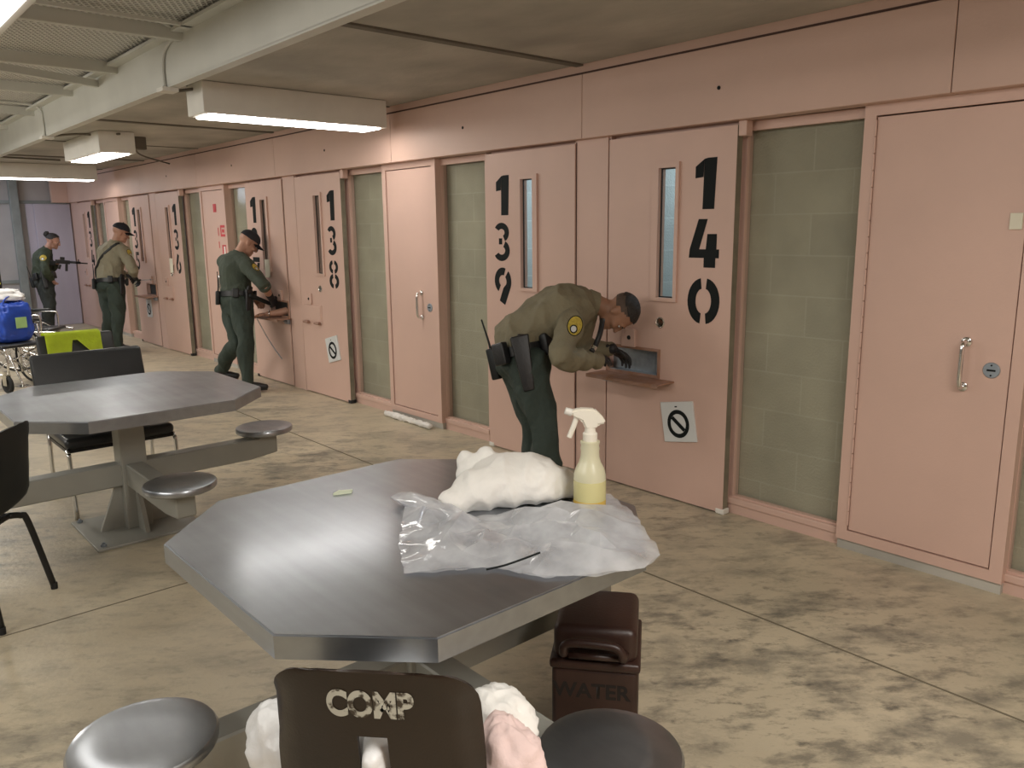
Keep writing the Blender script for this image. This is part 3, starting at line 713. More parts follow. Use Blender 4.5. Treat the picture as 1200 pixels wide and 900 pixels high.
# brown stencilled chair, facing the near table
F = math.radians(-48)
c0 = thing('stacking_chair', 'brown plastic chair stencilled COMP, tucked against the nearest table', 'chair', (.918, 1.445, 0), F)
o = obj('shell', shell(bmesh.new(), .225, (.042, .55, .705), H=.842), 'brown', c0, smooth=.9)
legs(c0, 'blackmetal')
tx = bpy.data.curves.new('txt', 'FONT'); tx.body = 'COMP'; tx.size = .085; tx.align_x = 'CENTER'; tx.space_character = 1.0; tx.offset = .004; tx.extrude = 0
to = bpy.data.objects.new('txt', tx); col.objects.link(to); dg = bpy.context.evaluated_depsgraph_get(); tm = bpy.data.meshes.new_from_object(to.evaluated_get(dg)); bpy.data.objects.remove(to)
bm = bmesh.new(); bm.from_mesh(tm); bpy.data.meshes.remove(tm)
bmesh.ops.subdivide_edges(bm, edges=bm.edges, cuts=1)
bmesh.ops.triangulate(bm, faces=bm.faces)
sb = bmesh.new(); sb.from_mesh(o.data); bv = BVHTree.FromBMesh(sb); sb.free()
for v in bm.verts:          # wrap the letters on the rear of the back; the font's narrow stroke gaps make a stencil
    u = v.co.x*.74; z = .743+v.co.y*.95
    h = bv.ray_cast(V((u, -1, z)), V((0, 1, 0)))
    v.co = (h[0]+V((0, -.0015, 0))) if h[0] else V((u, -.262, z))
obj('stencilled_lettering', bm, 'letter', c0)
# black shell chair on the left edge
c1 = thing('stacking_chair', 'black plastic shell chair cut off by the left edge, beside the second table', 'chair', (.39, 4.19, 0), math.radians(52))
obj('shell', shell(bmesh.new(), .24, H=.86), 'blackplastic', c1, smooth=.9); legs(c1, 'blackmetal', r=.015)
# wide black chair behind the second table
def wide_chair(label, loc, rz, w, H, legm, group=None):
    t = thing('armless_chair', label, 'chair', loc, rz, group)
    bm = bmesh.new(); box(bm, (-w/2, -.055, H-.36), (w/2, 0, H), .022, seg=4)
    for v in bm.verts: v.co.y += -.25-.10*((v.co.z-.45)/.4)-.05*(1-(2*v.co.x/w)**2)*.6
    obj('backrest', bm, 'vinyl', t, smooth=.9)
    bm = bmesh.new(); box(bm, (-w/2+.02, -.26, .42), (w/2-.02, .24, .49), .03, seg=4); obj('seat', bm, 'vinyl', t, smooth=.9)
    for s in (-1, 1):
        x = s*(w/2-.03)
        bm = bmesh.new(); tube(bm, [(x, .22, .42), (x, .25, .40), (x, .26, .36), (x, .28, .0)], .013); obj('leg', bm, legm, t, smooth=3.2)
        bm = bmesh.new(); tube(bm, [(x*.9, -.41, H-.14), (x*.95, -.34, .5), (x, -.24, .40), (x, -.27, .0)], .013); obj('leg', bm, legm, t, smooth=3.2)
    bm = bmesh.new(); box(bm, (-w/2+.03, -.24, .40), (w/2-.03, .22, .42)); obj('seat_frame', bm, 'blackmetal', t)
    return t
wide_chair('wide black vinyl chair with chrome legs pushed under the second table', (1.36, 5.47, 0), PI, .68, .93, 'chrome')
c3 = wide_chair('black chair with a hi-vis vest hung over its back', (1.70, 7.30, 0), PI, .60, .85, 'blackmetal')
# hi-vis vest folded over that chair's back
bm = bmesh.new(); nx, ny = 48, 20; g = []
def vest_drop(f):           # how far the front hangs at each place along the chair back
    if f < .42: return .175-.02*f
    if f < .56: return .175-.12*min(1, (f-.42)/.05)
    if f < .80: return .055+.12*(f-.56)/.24
    return .175-.02*(f-.8)
for i in range(nx+1):
    f = i/nx; u = -.215+.43*f; row = []; L_ = vest_drop(f)
    for j in range(ny+1):
        s = -.16+(.20+L_)*j/ny            # <0 rear side, >0 front (towards camera)
        top = .858; y = 7.665; wv = .014*noise.noise(V((u*9, s*9, 3)))
        if s < -.04: p = V((1.675+u, 7.765+.25*(s+.04)+wv*.5, top+(s+.04)))
        elif s > .04: p = V((1.675+u, 7.615-.25*(s-.04)-abs(wv)*.7, top-(s-.04)))
        else: a = (s+.04)/.08*PI; p = V((1.675+u, 7.69+.075*math.cos(a), top+.014*math.sin(a)))
        row.append(bm.verts.new(p))
    g.append(row)
for i in range(nx):
    for j in range(ny): bm.faces.new((g[i][j], g[i+1][j], g[i+1][j+1], g[i][j+1]))
bmesh.ops.solidify(bm, geom=list(bm.faces), thickness=.004)
base_at(tag(obj('safety_vest', bm, 'hivis', smooth=1.2), 'fluorescent yellow-green vest draped over a black chair back', 'vest'), (1.675, 7.665, .75))

# ------------------------------------------------------------------ wheelchairs
def wheelchair(label, loc, rz):
    t = thing('wheelchair', label, 'wheelchair', loc, rz, None)
    for s in (-1, 1):
        x = s*.30; Q = Matrix.Translation((x, -.12, .30)) @ Matrix.Rotation(PI/2, 4, 'Y')
        bm = bmesh.new(); ring_mesh(bm, .288, .013, Q); w = obj('drive_wheel', bm, 'rubber', t, smooth=3.2)
        bm = bmesh.new(); ring_mesh(bm, .255, .008, Q @ Matrix.Translation((0, 0, s*.035)))
        lathe(bm, [(.03, -.03), (.03, .03)], 14, Q); obj('hand_rim', bm, 'chrome', w, smooth=3.2)
        bm = bmesh.new()
        for i in range(16):
            a = 2*PI*i/16; tube(bm, [Q @ V((.025*math.cos(a), .025*math.sin(a), (-1)**i*.02)), Q @ V((.28*math.cos(a), .28*math.sin(a), 0))], .0022, 5, 1)
        obj('spokes', bm, 'chrome', w)
        bm = bmesh.new(); Q2 = Matrix.Translation((s*.25, .34, .10)) @ Matrix.Rotation(PI/2, 4, 'Y'); ring_mesh(bm, .080, .020, Q2, 24); lathe(bm, [(.06, -.008), (.06, .008)], 16, Q2); cw = obj('caster', bm, 'rubber', t, smooth=1)
        bm = bmesh.new(); box(bm, (s*.25-.028, .30, .09), (s*.25-.022, .37, .21)); box(bm, (s*.25+.022, .30, .09), (s*.25+.028, .37, .21)); box(bm, (s*.25-.028, .32, .20), (s*.25+.028, .36, .25)); obj('caster_fork', bm, 'chrome', cw)
        bm = bmesh.new(); x = s*.245
        tube(bm, [(x, -.33, .93), (x, -.25, .92), (x, -.23, .86), (x, -.23, .12)], .012); tube(bm, [(x, -.23, .48), (x, .30, .48), (x, .36, .44), (x, .38, .30), (x, .34, .18)], .012); tube(bm, [(x, -.23, .16), (x, .33, .20)], .012)
        tube(bm, [(x, -.22, .70), (x, .12, .70), (x, .18, .66), (x, .18, .48)], .011); obj('side_frame', bm, 'chrome', t, smooth=3.2)
        bm = bmesh.new(); box(bm, (x-.025, -.19, .71), (x+.025, .10, .74), .01); obj('armrest', bm, 'vinyl', t)
        bm = bmesh.new(); tube(bm, [(x, -.38, .93), (x, -.28, .925)], .017); obj('push_handle', bm, 'rubber', t, smooth=3.2)
        bm = bmesh.new(); tube(bm, [(x*.9, .38, .42), (x*.85, .52, .16), (x*.82, .54, .10)], .011); hg = obj('footrest_hanger', bm, 'chrome', t, smooth=3.2)
        bm = bmesh.new(); box(bm, (x*.8-.07, .48, .085), (x*.8+.07, .64, .10), .004); obj('footplate', bm, 'chrome', hg)
    bm = bmesh.new(); tube(bm, [(-.24, -.1, .16), (.24, .2, .46)], .01); tube(bm, [(.24, -.1, .16), (-.24, .2, .46)], .01); obj('cross_brace', bm, 'chrome', t, smooth=3.2)
    bm = bmesh.new(); box(bm, (-.235, -.24, .475), (.235, .28, .515), .015); obj('seat', bm, 'vinyl', t, smooth=.9)
    bm = bmesh.new(); box(bm, (-.24, -.255, .50), (.24, -.22, .90), .012); obj('backrest', bm, 'vinyl', t, smooth=.9)
    return t
wheelchair('wheelchair holding a blue bag on its seat', (1.63, 10.40, 0), math.radians(200))
wheelchair('empty wheelchair with bright metal frame, near the woman in the green jacket', (2.16, 11.75, 0), math.radians(235))
# what lies on the first wheelchair
def sack(hx, hy, h, e, amp, sd, taper=.0):
    """crumpled, boxy soft bag standing on z = 0"""
    bm = bmesh.new()
    for v in ball(bm, (0, 0, 0), 1, seg=64):
        c = v.co; f = [math.copysign(abs(q)**e, q) for q in c]
        q = V(f)*2.2+V((sd, 0, 0)); n_ = amp*(noise.noise(q)+.7*(.5-abs(noise.noise(q*2.1))*2))
        z = (f[2]+1)/2; t_ = 1-taper*z*z
        v.co = V((f[0]*hx*t_*(1+n_), f[1]*hy*t_*(1+n_), max(.001, z*h*(1+n_*.5))))
    return bm
bag = thing('tote_bag', 'blue plastic bag standing on the wheelchair seat', 'bag', (1.67, 10.36, .517), math.radians(20))
obj('bag_body', sack(.185, .145, .44, .42, .13, 1.), 'blue', bag, smooth=3.2)
for y in (-.07, .07):
    bm = bmesh.new(); tube(bm, [(-.09, y, .40), (-.08, y, .47), (0, y*.8, .51), (.08, y, .47), (.09, y, .40)], .007); obj('carry_loop', bm, 'blue', bag, smooth=3.2)
bm = bmesh.new(); box(bm, (-.03, -.162, .16), (.09, -.150, .28), .004); obj('printed_panel', bm, 'greenlogo', bag)
bm = sack(.17, .09, .13, .5, .22, 6., .35)
o = obj('folded_cloth', bm, 'whitebag', smooth=1.2); o.location = (1.66, 10.38, .972); tag(o, 'white folded cloth on top of the blue bag', 'cloth')
bp = thing('backpack', 'dark bag with a yellow-green band, behind the blue bag at the left edge', 'bag', (1.13, 9.62, .86))
bm = bmesh.new(); box(bm, (-.19, -.11, 0), (.19, .11, .52), .09, seg=5); obj('pack_body', bm, 'blackplastic', bp, smooth=1)
bm = bmesh.new(); box(bm, (-.15, -.125, .15), (.21, -.10, .22), .01, Matrix.Rotation(-.25, 4, 'Y')); obj('reflective_band', bm, 'hivis', bp)
bp.location = (1.50, 10.72, .95)

# ------------------------------------------------------------------ brown drinks tub under the near table
u = V((1.90-1.72, 1.555-1.78, 0)); rz = math.atan2(u.y, u.x)
tb = thing('drinks_dispenser', 'dark brown insulated tub standing on the floor under the nearest table', 'container', (1.845, 1.678, 0), rz); tb.scale = (.955,)*3
bm = bmesh.new(); box(bm, (-.145, -.16, .02), (.145, .16, .33), .02, seg=3); box(bm, (-.135, -.15, 0), (.135, .15, .03)); obj('tub', bm, 'brown2', tb, smooth=.8)
bm = bmesh.new(); box(bm, (-.152, -.168, .325), (.152, .168, .36), .012, seg=3); box(bm, (-.14, -.155, .35), (.14, .155, .475), .03, seg=4); ld = obj('lid', bm, 'brown2', tb, smooth=.8)
bm = bmesh.new(); tube(bm, [(-.105, -.155, .40), (-.10, -.195, .40), (-.085, -.20, .44), (.05, -.20, .44), (.085, -.20, .425), (.095, -.195, .395), (.10, -.155, .39)], .014); tube(bm, [(-.085, -.175, .385), (.085, -.175, .385)], .012); obj('carry_handle', bm, 'brown2', ld, smooth=3.2)
bm = bmesh.new(); tube(bm, [(-.055, -.158, .405), (.045, -.158, .405)], .0035); obj('latch_bar', bm, 'chrome', ld, smooth=3.2)
tx = bpy.data.curves.new('txt', 'FONT'); tx.body = 'WATER'; tx.size = .075; tx.align_x = 'CENTER'; tx.offset = .002
to = bpy.data.objects.new('txt', tx); col.objects.link(to); dg = bpy.context.evaluated_depsgraph_get(); tm = bpy.data.meshes.new_from_object(to.evaluated_get(dg)); bpy.data.objects.remove(to)
bm = bmesh.new(); bm.from_mesh(tm); bpy.data.meshes.remove(tm); bmesh.ops.transform(bm, matrix=Matrix.Translation((-.01, -.1612, .225)) @ Matrix.Rotation(PI/2, 4, 'X'), verts=bm.verts); obj('stencilled_lettering', bm, 'darkletter', tb)

# ------------------------------------------------------------------ things on the near table (top at z .79)
TZ = .7905
def blobmesh(bm, c, r, amp, freq, seed, flat=None, seg=40):
    vs = ball(bm, (0, 0, 0), 1, seg=seg)
    for v in vs:
        d = v.co.normalized(); q = d*freq+V((seed, seed, seed))
        k_ = 1+amp*noise.noise(q)+amp*.7*(1-2*abs(noise.noise(q*1.9+V((3, 1, 2)))))
        v.co = V(c)+V((d.x*r[0]*k_, d.y*r[1]*k_, d.z*r[2]*k_))
        if flat is not None and v.co.z < flat: v.co.z = flat
    return vs
# white cloth bundle: long soft mass with a knot at its far end
bm = bmesh.new()
loft(bm, [(1.50, 2.0, TZ+.03), (1.60, 1.99, TZ+.055), (1.70, 1.98, TZ+.07), (1.80, 1.93, TZ+.065), (1.90, 1.88, TZ+.04)], [(.05, .06), (.075, .095), (.08, .125), (.075, .13), (.045, .09)], hint=(0, 0, 1), n=28, k=6)
loft(bm, [(1.57, 2.03, TZ+.03), (1.66, 1.94, TZ+.045), (1.78, 1.85, TZ+.045)], [(.04, .06), (.055, .08), (.04, .06)], hint=(0, 0, 1), n=20)
ball(bm, (1.70, 2.13, TZ+.05), (.075, .06, .075)); ball(bm, (1.725, 2.11, TZ+.105), (.035, .03, .05)); ball(bm, (1.68, 2.17, TZ+.09), (.03, .03, .045)); ball(bm, (1.75, 2.09, TZ+.09), (.04, .035, .04))
cl = fuse('cloth_bundle', bm, 'cloth', None, .008, 2, .008, 5, 2., (1, 1, 1.2))
nr_ = [v.normal.copy() for v in cl.data.vertices]
for v, n_ in zip(cl.data.vertices, nr_):
    q = V((v.co.x*.8+v.co.y*.6, (v.co.y*.8-v.co.x*.6)*2.0, v.co.z*1.6))
    v.co += n_*(.010*(.6-abs(noise.noise(q*6.5+V((3, 0, 0))))*2)+.0022*(.5-abs(noise.noise(q*19))*2))
    v.co.z = max(v.co.z, TZ)
base_at(tag(cl, 'white bunched-up cloth lying behind the clear plastic bag', 'cloth'), (1.70, 2.0, TZ))
# clear plastic bag: crumpled film
poly = [V(q) for q in ((1.431, 2.20), (1.50, 2.14), (1.45, 2.02), (1.50, 1.90), (1.64, 1.84), (1.78, 1.78), (1.92, 1.80), (1.985, 1.76), (1.885, 1.56), (1.70, 1.31), (1.60, 1.285), (1.475, 1.335), (1.36, 1.43), (1.30, 1.57), (1.19, 1.64), (1.102, 1.70), (1.20, 1.87), (1.34, 2.06))]
def inside(x, y):
    c = False; n = len(poly)
    for i in range(n):
        a, b = poly[i], poly[(i+1) % n]
        if (a.y > y) != (b.y > y) and x < (b.x-a.x)*(y-a.y)/(b.y-a.y)+a.x: c = not c
    return c
def edged(x, y):
    d = 9
    for i in range(len(poly)):
        a, b = poly[i], poly[(i+1) % len(poly)]; ab = b-a; t = max(0, min(1, (V((x, y))-a).dot(ab)/ab.length_squared)); d = min(d, (V((x, y))-(a+ab*t)).length)
    return d
def ridges(x, y, s):
    h = 0
    for f, a in ((5, .5), (10, .3), (21, .16)):
        q = V((x*f+s, y*f-s, s*2.3)); h += a*(1-abs(noise.noise(q))*2.6)
    return h
bagroot = thing('plastic_bag', 'crumpled clear plastic bag spread over the nearest table', 'bag', (1.5, 1.75, TZ), 0)
from mathutils.geometry import delaunay_2d_cdt
for layer, (sd, hm, base, np_) in enumerate(((11, .055, .004, 125), (5, .024, .0015, 45))):
    rg = random.Random(sd); pts2 = []; nb = len(poly)
    for i in range(nb):
        a, b = poly[i], poly[(i+1) % nb]; m_ = max(2, int((b-a).length/.035))
        for q in range(m_):
            p = a.lerp(b, q/m_); pts2.append(p+V((rg.uniform(-.006, .006), rg.uniform(-.006, .006))))
    ne = len(pts2); tries = 0
    while len(pts2) < ne+np_ and tries < 6000:
        tries += 1; p = V((rg.uniform(1.1, 2.0), rg.uniform(1.28, 2.2)))
        if inside(p.x, p.y) and edged(p.x, p.y) > .02 and all((p-q).length > (.042 if layer == 0 else .065) for q in pts2): pts2.append(p)
    vs_, es_, fs_ = delaunay_2d_cdt(pts2, [(i, (i+1) % ne) for i in range(ne)], [], 1, 1e-5)[:3]
    bm = bmesh.new(); bv_ = []
    for p in vs_:
        d = edged(p.x, p.y); e_ = min(1, d*11+.05)
        h = base+e_*hm*rg.uniform(.05, 1.)
        if layer == 0: h += e_*(.030*math.exp(-((p.x-1.72)**2+(p.y-1.60)**2)/.014)+.05*math.exp(-((p.x-1.46)**2+(p.y-2.08)**2)/.010))*rg.uniform(.6, 1.3)
        if (p-V((1.845, 1.72))).length < .075: h = base+.002
        bv_.append(bm.verts.new((p.x-1.5, p.y-1.75, h)))
    for f in fs_:
        c_ = (vs_[f[0]]+vs_[f[1]]+vs_[f[2]])/3
        if inside(c_.x, c_.y) and (c_-V((1.845, 1.72))).length > .045: bm.faces.new([bv_[q] for q in f])
    for v in [v for v in bm.verts if not v.link_faces]: bm.verts.remove(v)
    bmesh.ops.subdivide_edges(bm, edges=bm.edges, cuts=2, use_grid_fill=True)
    for v in bm.verts: v.co.z = max(.0008, v.co.z+.008*(.5-abs(noise.noise(v.co*17+V((sd, 0, 0))))))
    obj('film_layer', bm, 'bag', bagroot, smooth=.40)
bm = bmesh.new(); rr_ = loft(bm, [(1.425-1.5, 2.20-1.75, .022), (1.415-1.5, 2.08-1.75, .034), (1.43-1.5, 1.95-1.75, .030), (1.455-1.5, 1.84-1.75, .016)], [(.014, .040), (.026, .034), (.022, .036), (.010, .030)], hint=(0, 0, 1), n=22, k=6, cap=False)
for v in bm.verts: v.co += V((noise.noise(v.co*22), noise.noise(v.co*22+V((4, 0, 0))), noise.noise(v.co*22+V((0, 5, 0)))*.8))*.010; v.co.z = max(.002, v.co.z)
obj('rolled_end', bm, 'bag', bagroot, smooth=.5)
# spray bottle
B = V((1.845, 1.72, TZ)); bt = thing('spray_bottle', 'cloudy plastic spray bottle of pale yellow liquid with a cream trigger head', 'bottle', B, math.radians(-41+180))
bt.scale = (1.17, 1.17, 1.17)
bm = bmesh.new(); lathe(bm, [(.03, .004), (.042, .002), (.045, .008), (.045, .085), (.0445, .10), (.040, .118), (.031, .135), (.0265, .15), (.0255, .165), (.0265, .175), (.025, .185), (.027, .19), (.027, .196), (.015, .198)], 32); obj('bottle_body', bm, 'bottle', bt, smooth=.9)
bm = bmesh.new(); lathe(bm, [(.0, .0), (.0452, .009), (.0455, .014), (.0455, .080), (.0452, .086), (0, .088)], 32); obj('liquid', bm, 'liquid', bt, smooth=.9)
bm = bmesh.new(); lathe(bm, [(.0448, .008), (.046, .010), (.046, .028), (.0455, .030)], 32); obj('amber_residue', bm, 'amber', bt, smooth=.9)
bm = bmesh.new(); lathe(bm, [(.020, .196), (.0205, .218), (.016, .222), (.014, .238)], 24); obj('screw_collar', bm, 'trigger', bt, smooth=.7)
bm = bmesh.new(); Rm = Matrix.Rotation(PI/2, 4, 'X')
prism(bm, [(-.014, .232), (.014, .232), (.024, .256), (.050, .268), (.055, .283), (.03, .290), (-.012, .288), (-.038, .262), (-.042, .248), (-.022, .244)], -.014, .014, Rm)
bmesh.ops.bevel(bm, geom=list(bm.edges), offset=.0045, segments=2, affect='EDGES'); hd_ = obj('trigger_head', bm, 'trigger', bt, smooth=.9)
bm = bmesh.new(); lathe(bm, [(.0095, 0), (.0105, .004), (.0095, .020), (.0, .021)], 16, Matrix.Translation((.05, 0, .277)) @ Matrix.Rotation(math.radians(72), 4, 'Y')); obj('nozzle', bm, 'white', bt, smooth=.8)
bm = bmesh.new(); tube(bm, [(.036, 0, .268), (.042, 0, .25), (.047, 0, .235), (.055, 0, .215), (.058, 0, .207)], .0075, 10, 4); obj('trigger_lever', bm, 'trigger', bt, smooth=3.2)
# cable tie and soap
cable('cable_tie', [(1.247, 1.531, TZ+.028), (1.29, 1.512, TZ+.032), (1.34, 1.502, TZ+.036), (1.392, 1.478, TZ+.050)], .0028, 'black', 'thin black cable tie lying on the front edge of the clear bag', 'cable tie')
bm = bmesh.new(); prism(bm, [(-.035, -.012), (.03, -.012), (.036, .006), (-.01, .016)], 0, .008); o = obj('soap_scrap', bm, 'soap'); o.location = (1.325, 2.42, TZ); o.rotation_euler = (0, 0, -.35); tag(o, 'small pale green scrap on the empty side of the nearest table', 'scrap')
# bags and cloth on the brown chair's seat
def lump(name, m, label, cat, c, r, seed, amp=.16, flat=None, hang=None):
    bm = bmesh.new(); blobmesh(bm, (0, 0, 0), r, amp, 1.5, seed, flat, 48)
    o = obj(name, bm, m, smooth=3.2); o.location = c; return tag(o, label, cat)
cx, cy = .918, 1.445; fx, fy = math.sin(-F), math.cos(F); rx, ry = math.cos(F), math.sin(F)
at = lambda a, b, z: (cx+rx*a+fx*b, cy+ry*a+fy*b, z)
lump('plastic_bag', 'whitebag', 'white bag bulging out on the left of the brown chair', 'bag', at(-.262, -.07, .552), (.08, .10, .085), 3.1, .16, -.07)
bm = bmesh.new(); ball(bm, (0, 0, 0), (.12, .11, .125)); loft(bm, [(.0, -.03, .03), (.0, -.10, .035), (.0, -.172, .02)], [(.045, .08), (.034, .070), (.026, .055)], hint=(1, 0, 0), n=18)
for v in bm.verts: v.co.z = max(v.co.z, -.118)
o = fuse('plastic_bag', bm, 'whitebag', None, .007, 3, .006, 12, 1.); o.location = at(-.005, -.06, .58); o.rotation_euler = (0, 0, F); tag(o, 'white bag poking through the grip hole of the brown chair', 'bag')
lump('towel', 'cloth', 'off-white cloth heaped on the right of the brown chair', 'towel', at(.215, .03, .555), (.075, .095, .075), 5.7, .2, -.07)
lump('garment', 'pinkcloth', 'pale pink garment bulging beside the right edge of the brown chair', 'clothing', at(.262, -.115, .555), (.07, .085, .10), 6.2, .18, -.075)

# signs, notes, towel along the wall
def wall_sign(y, z, rot, label, w=.245, h=.25):
    t = thing('prohibition_sign', label, 'sign', (XD, y, z)); t['group'] = 'prohibition signs on the cell doors'
    R = Matrix.Rotation(-rot, 4, 'X')
    bm = bmesh.new(); box(bm, (-.012, -w/2, -h/2), (0, w/2, h/2), .002, R); obj('board', bm, 'sign', t)
    polys = arc(0, -.012,   .082, .088, 0, 360, .025, .026, 40)
    a = math.radians(-45); c, s = math.cos(a), math.sin(a)
    polys.append([(c*u-s*v, s*u+c*v-.012) for u, v in ((-.0585, -.0125), (.0585, -.0125), (.0585, .0125), (-.0585, .0125))])
    polys.append([(u-.004, v+.095) for u, v in ((-.009, -.004), (.009, -.004), (.009, .004), (-.009, .004))])
    bm = bmesh.new()
    for P in polys: bm.faces.new([bm.verts.new((-.0135, -u, v)) for u, v in P])
    bmesh.ops.transform(bm, matrix=R, verts=bm.verts); obj('slashed_circle', bm, 'black', t)
    return t
wall_sign(2.922, .517, math.radians(10), 'white square sign with slashed black circle on door 140')
wall_sign(7.215, .52, math.radians(14), 'white square sign with slashed black circle on door 138')
wall_sign(12.89, .56, math.radians(2), 'white square sign with slashed black circle below the food slot of door 135', .22, .27)
for y, z, l in ((8.59, 1.29, 'blank cream note taped below the window of door 137'), (11.70, 1.24, 'small cream note stuck below the window slit of door 136')):
    bm = bmesh.new(); box(bm, (-.003, -.06, -.10), (0, .06, .10)); o = obj('paper_note', bm, 'paper'); o.location = (XD-.017, y, z); tag(o, l, 'note')
# red sticker set on the chase door between 136 and 137
fs = thing('fire_sticker', 'red and white sticker set on the access door between doors 136 and 137', 'sticker', (XF+.005, 9.99, 1.70))
def rect(u0, v0, u1, v1): return [(u0, v0), (u1, v0), (u1, v1), (u0, v1)]
def stick(name, polys, m):
    bm = bmesh.new()
    for P in polys: bm.faces.new([bm.verts.new((-.0015, -u, v)) for u, v in P])
    return obj(name, bm, m, fs)
stick('red_square', [rect(-.16, .24, -.06, .34)], 'redink')
stick('framed_panel', [rect(.02, .05, .19, .08), rect(.02, -.06, .19, -.03), rect(.02, -.03, .05, .05), rect(.16, -.03, .19, .05), rect(.07, -.01, .14, .03)], 'redink')
stick('symbol_ground', [rect(.04, -.42, .19, -.16)], 'redink')
bm = bmesh.new(); bm.faces.new([bm.verts.new((-.003, -u, v)) for u, v in ((.09, -.18), (.14, -.18), (.14, -.27), (.165, -.27), (.115, -.38), (.065, -.27), (.09, -.27))]); obj('arrow', bm, 'white', fs)
stick('side_marks', [rect(-.06, -.05, -.035, .05), rect(-.06, -.20, -.035, -.12), rect(-.06, -.34, -.04, -.29)], 'redink')
bm = bmesh.new(); loft(bm, [(3.90, 6.22, .028), (3.895, 6.0, .03), (3.90, 5.75, .026), (3.895, 5.52, .03)], [.024, .028, .025, .026], n=14, k=8)
tw = fuse('rolled_towel', bm, 'cloth', None, .007, 2, .008, 16, 4.); tag(tw, 'thin white towel rolled along the foot of the access door left of door 139', 'towel'); base_at(tw, (3.9, 5.87, 0))
# ------------------------------------------------------------------ people
P_A={'pel':(3.213,3.546,0.899),'wai':(3.209,3.586,1.036),'che':(3.417,3.450,1.217),'nec':(3.589,3.336,1.253),'hed':(3.700,3.222,1.190),'rsh':(3.319,3.260,1.147),'rel':(3.146,3.160,0.975),'rwr':(3.451,3.170,0.930),'rha':(3.60,3.235,0.935),'lsh':(3.675,3.479,1.172),'lel':(3.700,3.554,0.938),'lwr':(3.766,3.348,0.946),'lha':(3.86,3.300,0.890),'rhi':(3.149,3.431,0.864),'rkn':(3.138,3.275,0.532),'ran':(3.168,3.236,0.11),'rto':(3.30,3.11,0.045),'lhi':(3.263,3.649,0.852),'lkn':(3.279,3.529,0.51),'lan':(3.295,3.487,0.11),'lto':(3.42,3.38,0.045)}
P_B={'pel':(3.538,8.601,0.940),'wai':(3.558,8.621,1.087),'che':(3.566,8.645,1.309),'nec':(3.612,8.638,1.437),'hed':(3.732,8.622,1.573),'rsh':(3.615,8.418,1.332),'rel':(3.667,8.159,1.139),'rwr':(3.801,8.303,0.995),'rha':(3.861,8.338,0.915),'lsh':(3.548,8.863,1.369),'lel':(3.746,8.884,1.064),'lwr':(3.780,8.675,0.956),'lha':(3.80,8.569,0.903),'rhi':(3.539,8.482,0.893),'rkn':(3.484,8.300,0.52),'ran':(3.437,8.215,0.11),'rto':(3.586,8.115,0.045),'lhi':(3.529,8.725,0.884),'lkn':(3.474,8.525,0.51),'lan':(3.413,8.90,0.15),'lto':(3.55,8.79,0.045)}
P_C={'pel':(3.375,12.755,0.90),'wai':(3.395,12.792,1.086),'che':(3.438,12.793,1.374),'nec':(3.499,12.784,1.546),'hed':(3.595,12.765,1.70),'rsh':(3.556,12.568,1.431),'rel':(3.579,12.325,1.196),'rwr':(3.650,12.496,1.072),'rha':(3.705,12.540,1.005),'lsh':(3.387,13.01,1.446),'lel':(3.486,13.118,1.187),'lwr':(3.662,12.98,1.078),'lha':(3.737,12.883,1.028),'rhi':(3.402,12.628,0.86),'rkn':(3.372,12.514,0.49),'ran':(3.322,12.464,0.10),'rto':(3.460,12.365,0.045),'lhi':(3.337,12.873,0.85),'lkn':(3.326,12.771,0.48),'lan':(3.308,12.880,0.10),'lto':(3.445,12.797,0.045)}
P_D={'pel':(3.124,15.476,0.874),'wai':(3.111,15.526,1.053),'che':(3.143,15.558,1.271),'nec':(3.222,15.534,1.431),'hed':(3.322,15.480,1.575),'rsh':(3.132,15.363,1.315),'rel':(3.096,15.156,1.086),'rwr':(3.182,15.256,0.960),'rha':(3.208,15.286,0.900),'lsh':(3.244,15.708,1.337),'lel':(3.303,15.736,1.107),'lwr':(3.351,15.570,1.193),'lha':(3.385,15.477,1.209),'rhi':(3.115,15.365,0.834),'rkn':(3.120,15.234,0.458),'ran':(3.058,15.248,0.10),'rto':(3.160,15.147,0.045),'lhi':(3.128,15.571,0.831),'lkn':(3.136,15.507,0.450),'lan':(3.079,15.547,0.10),'lto':(3.183,15.444,0.045)}

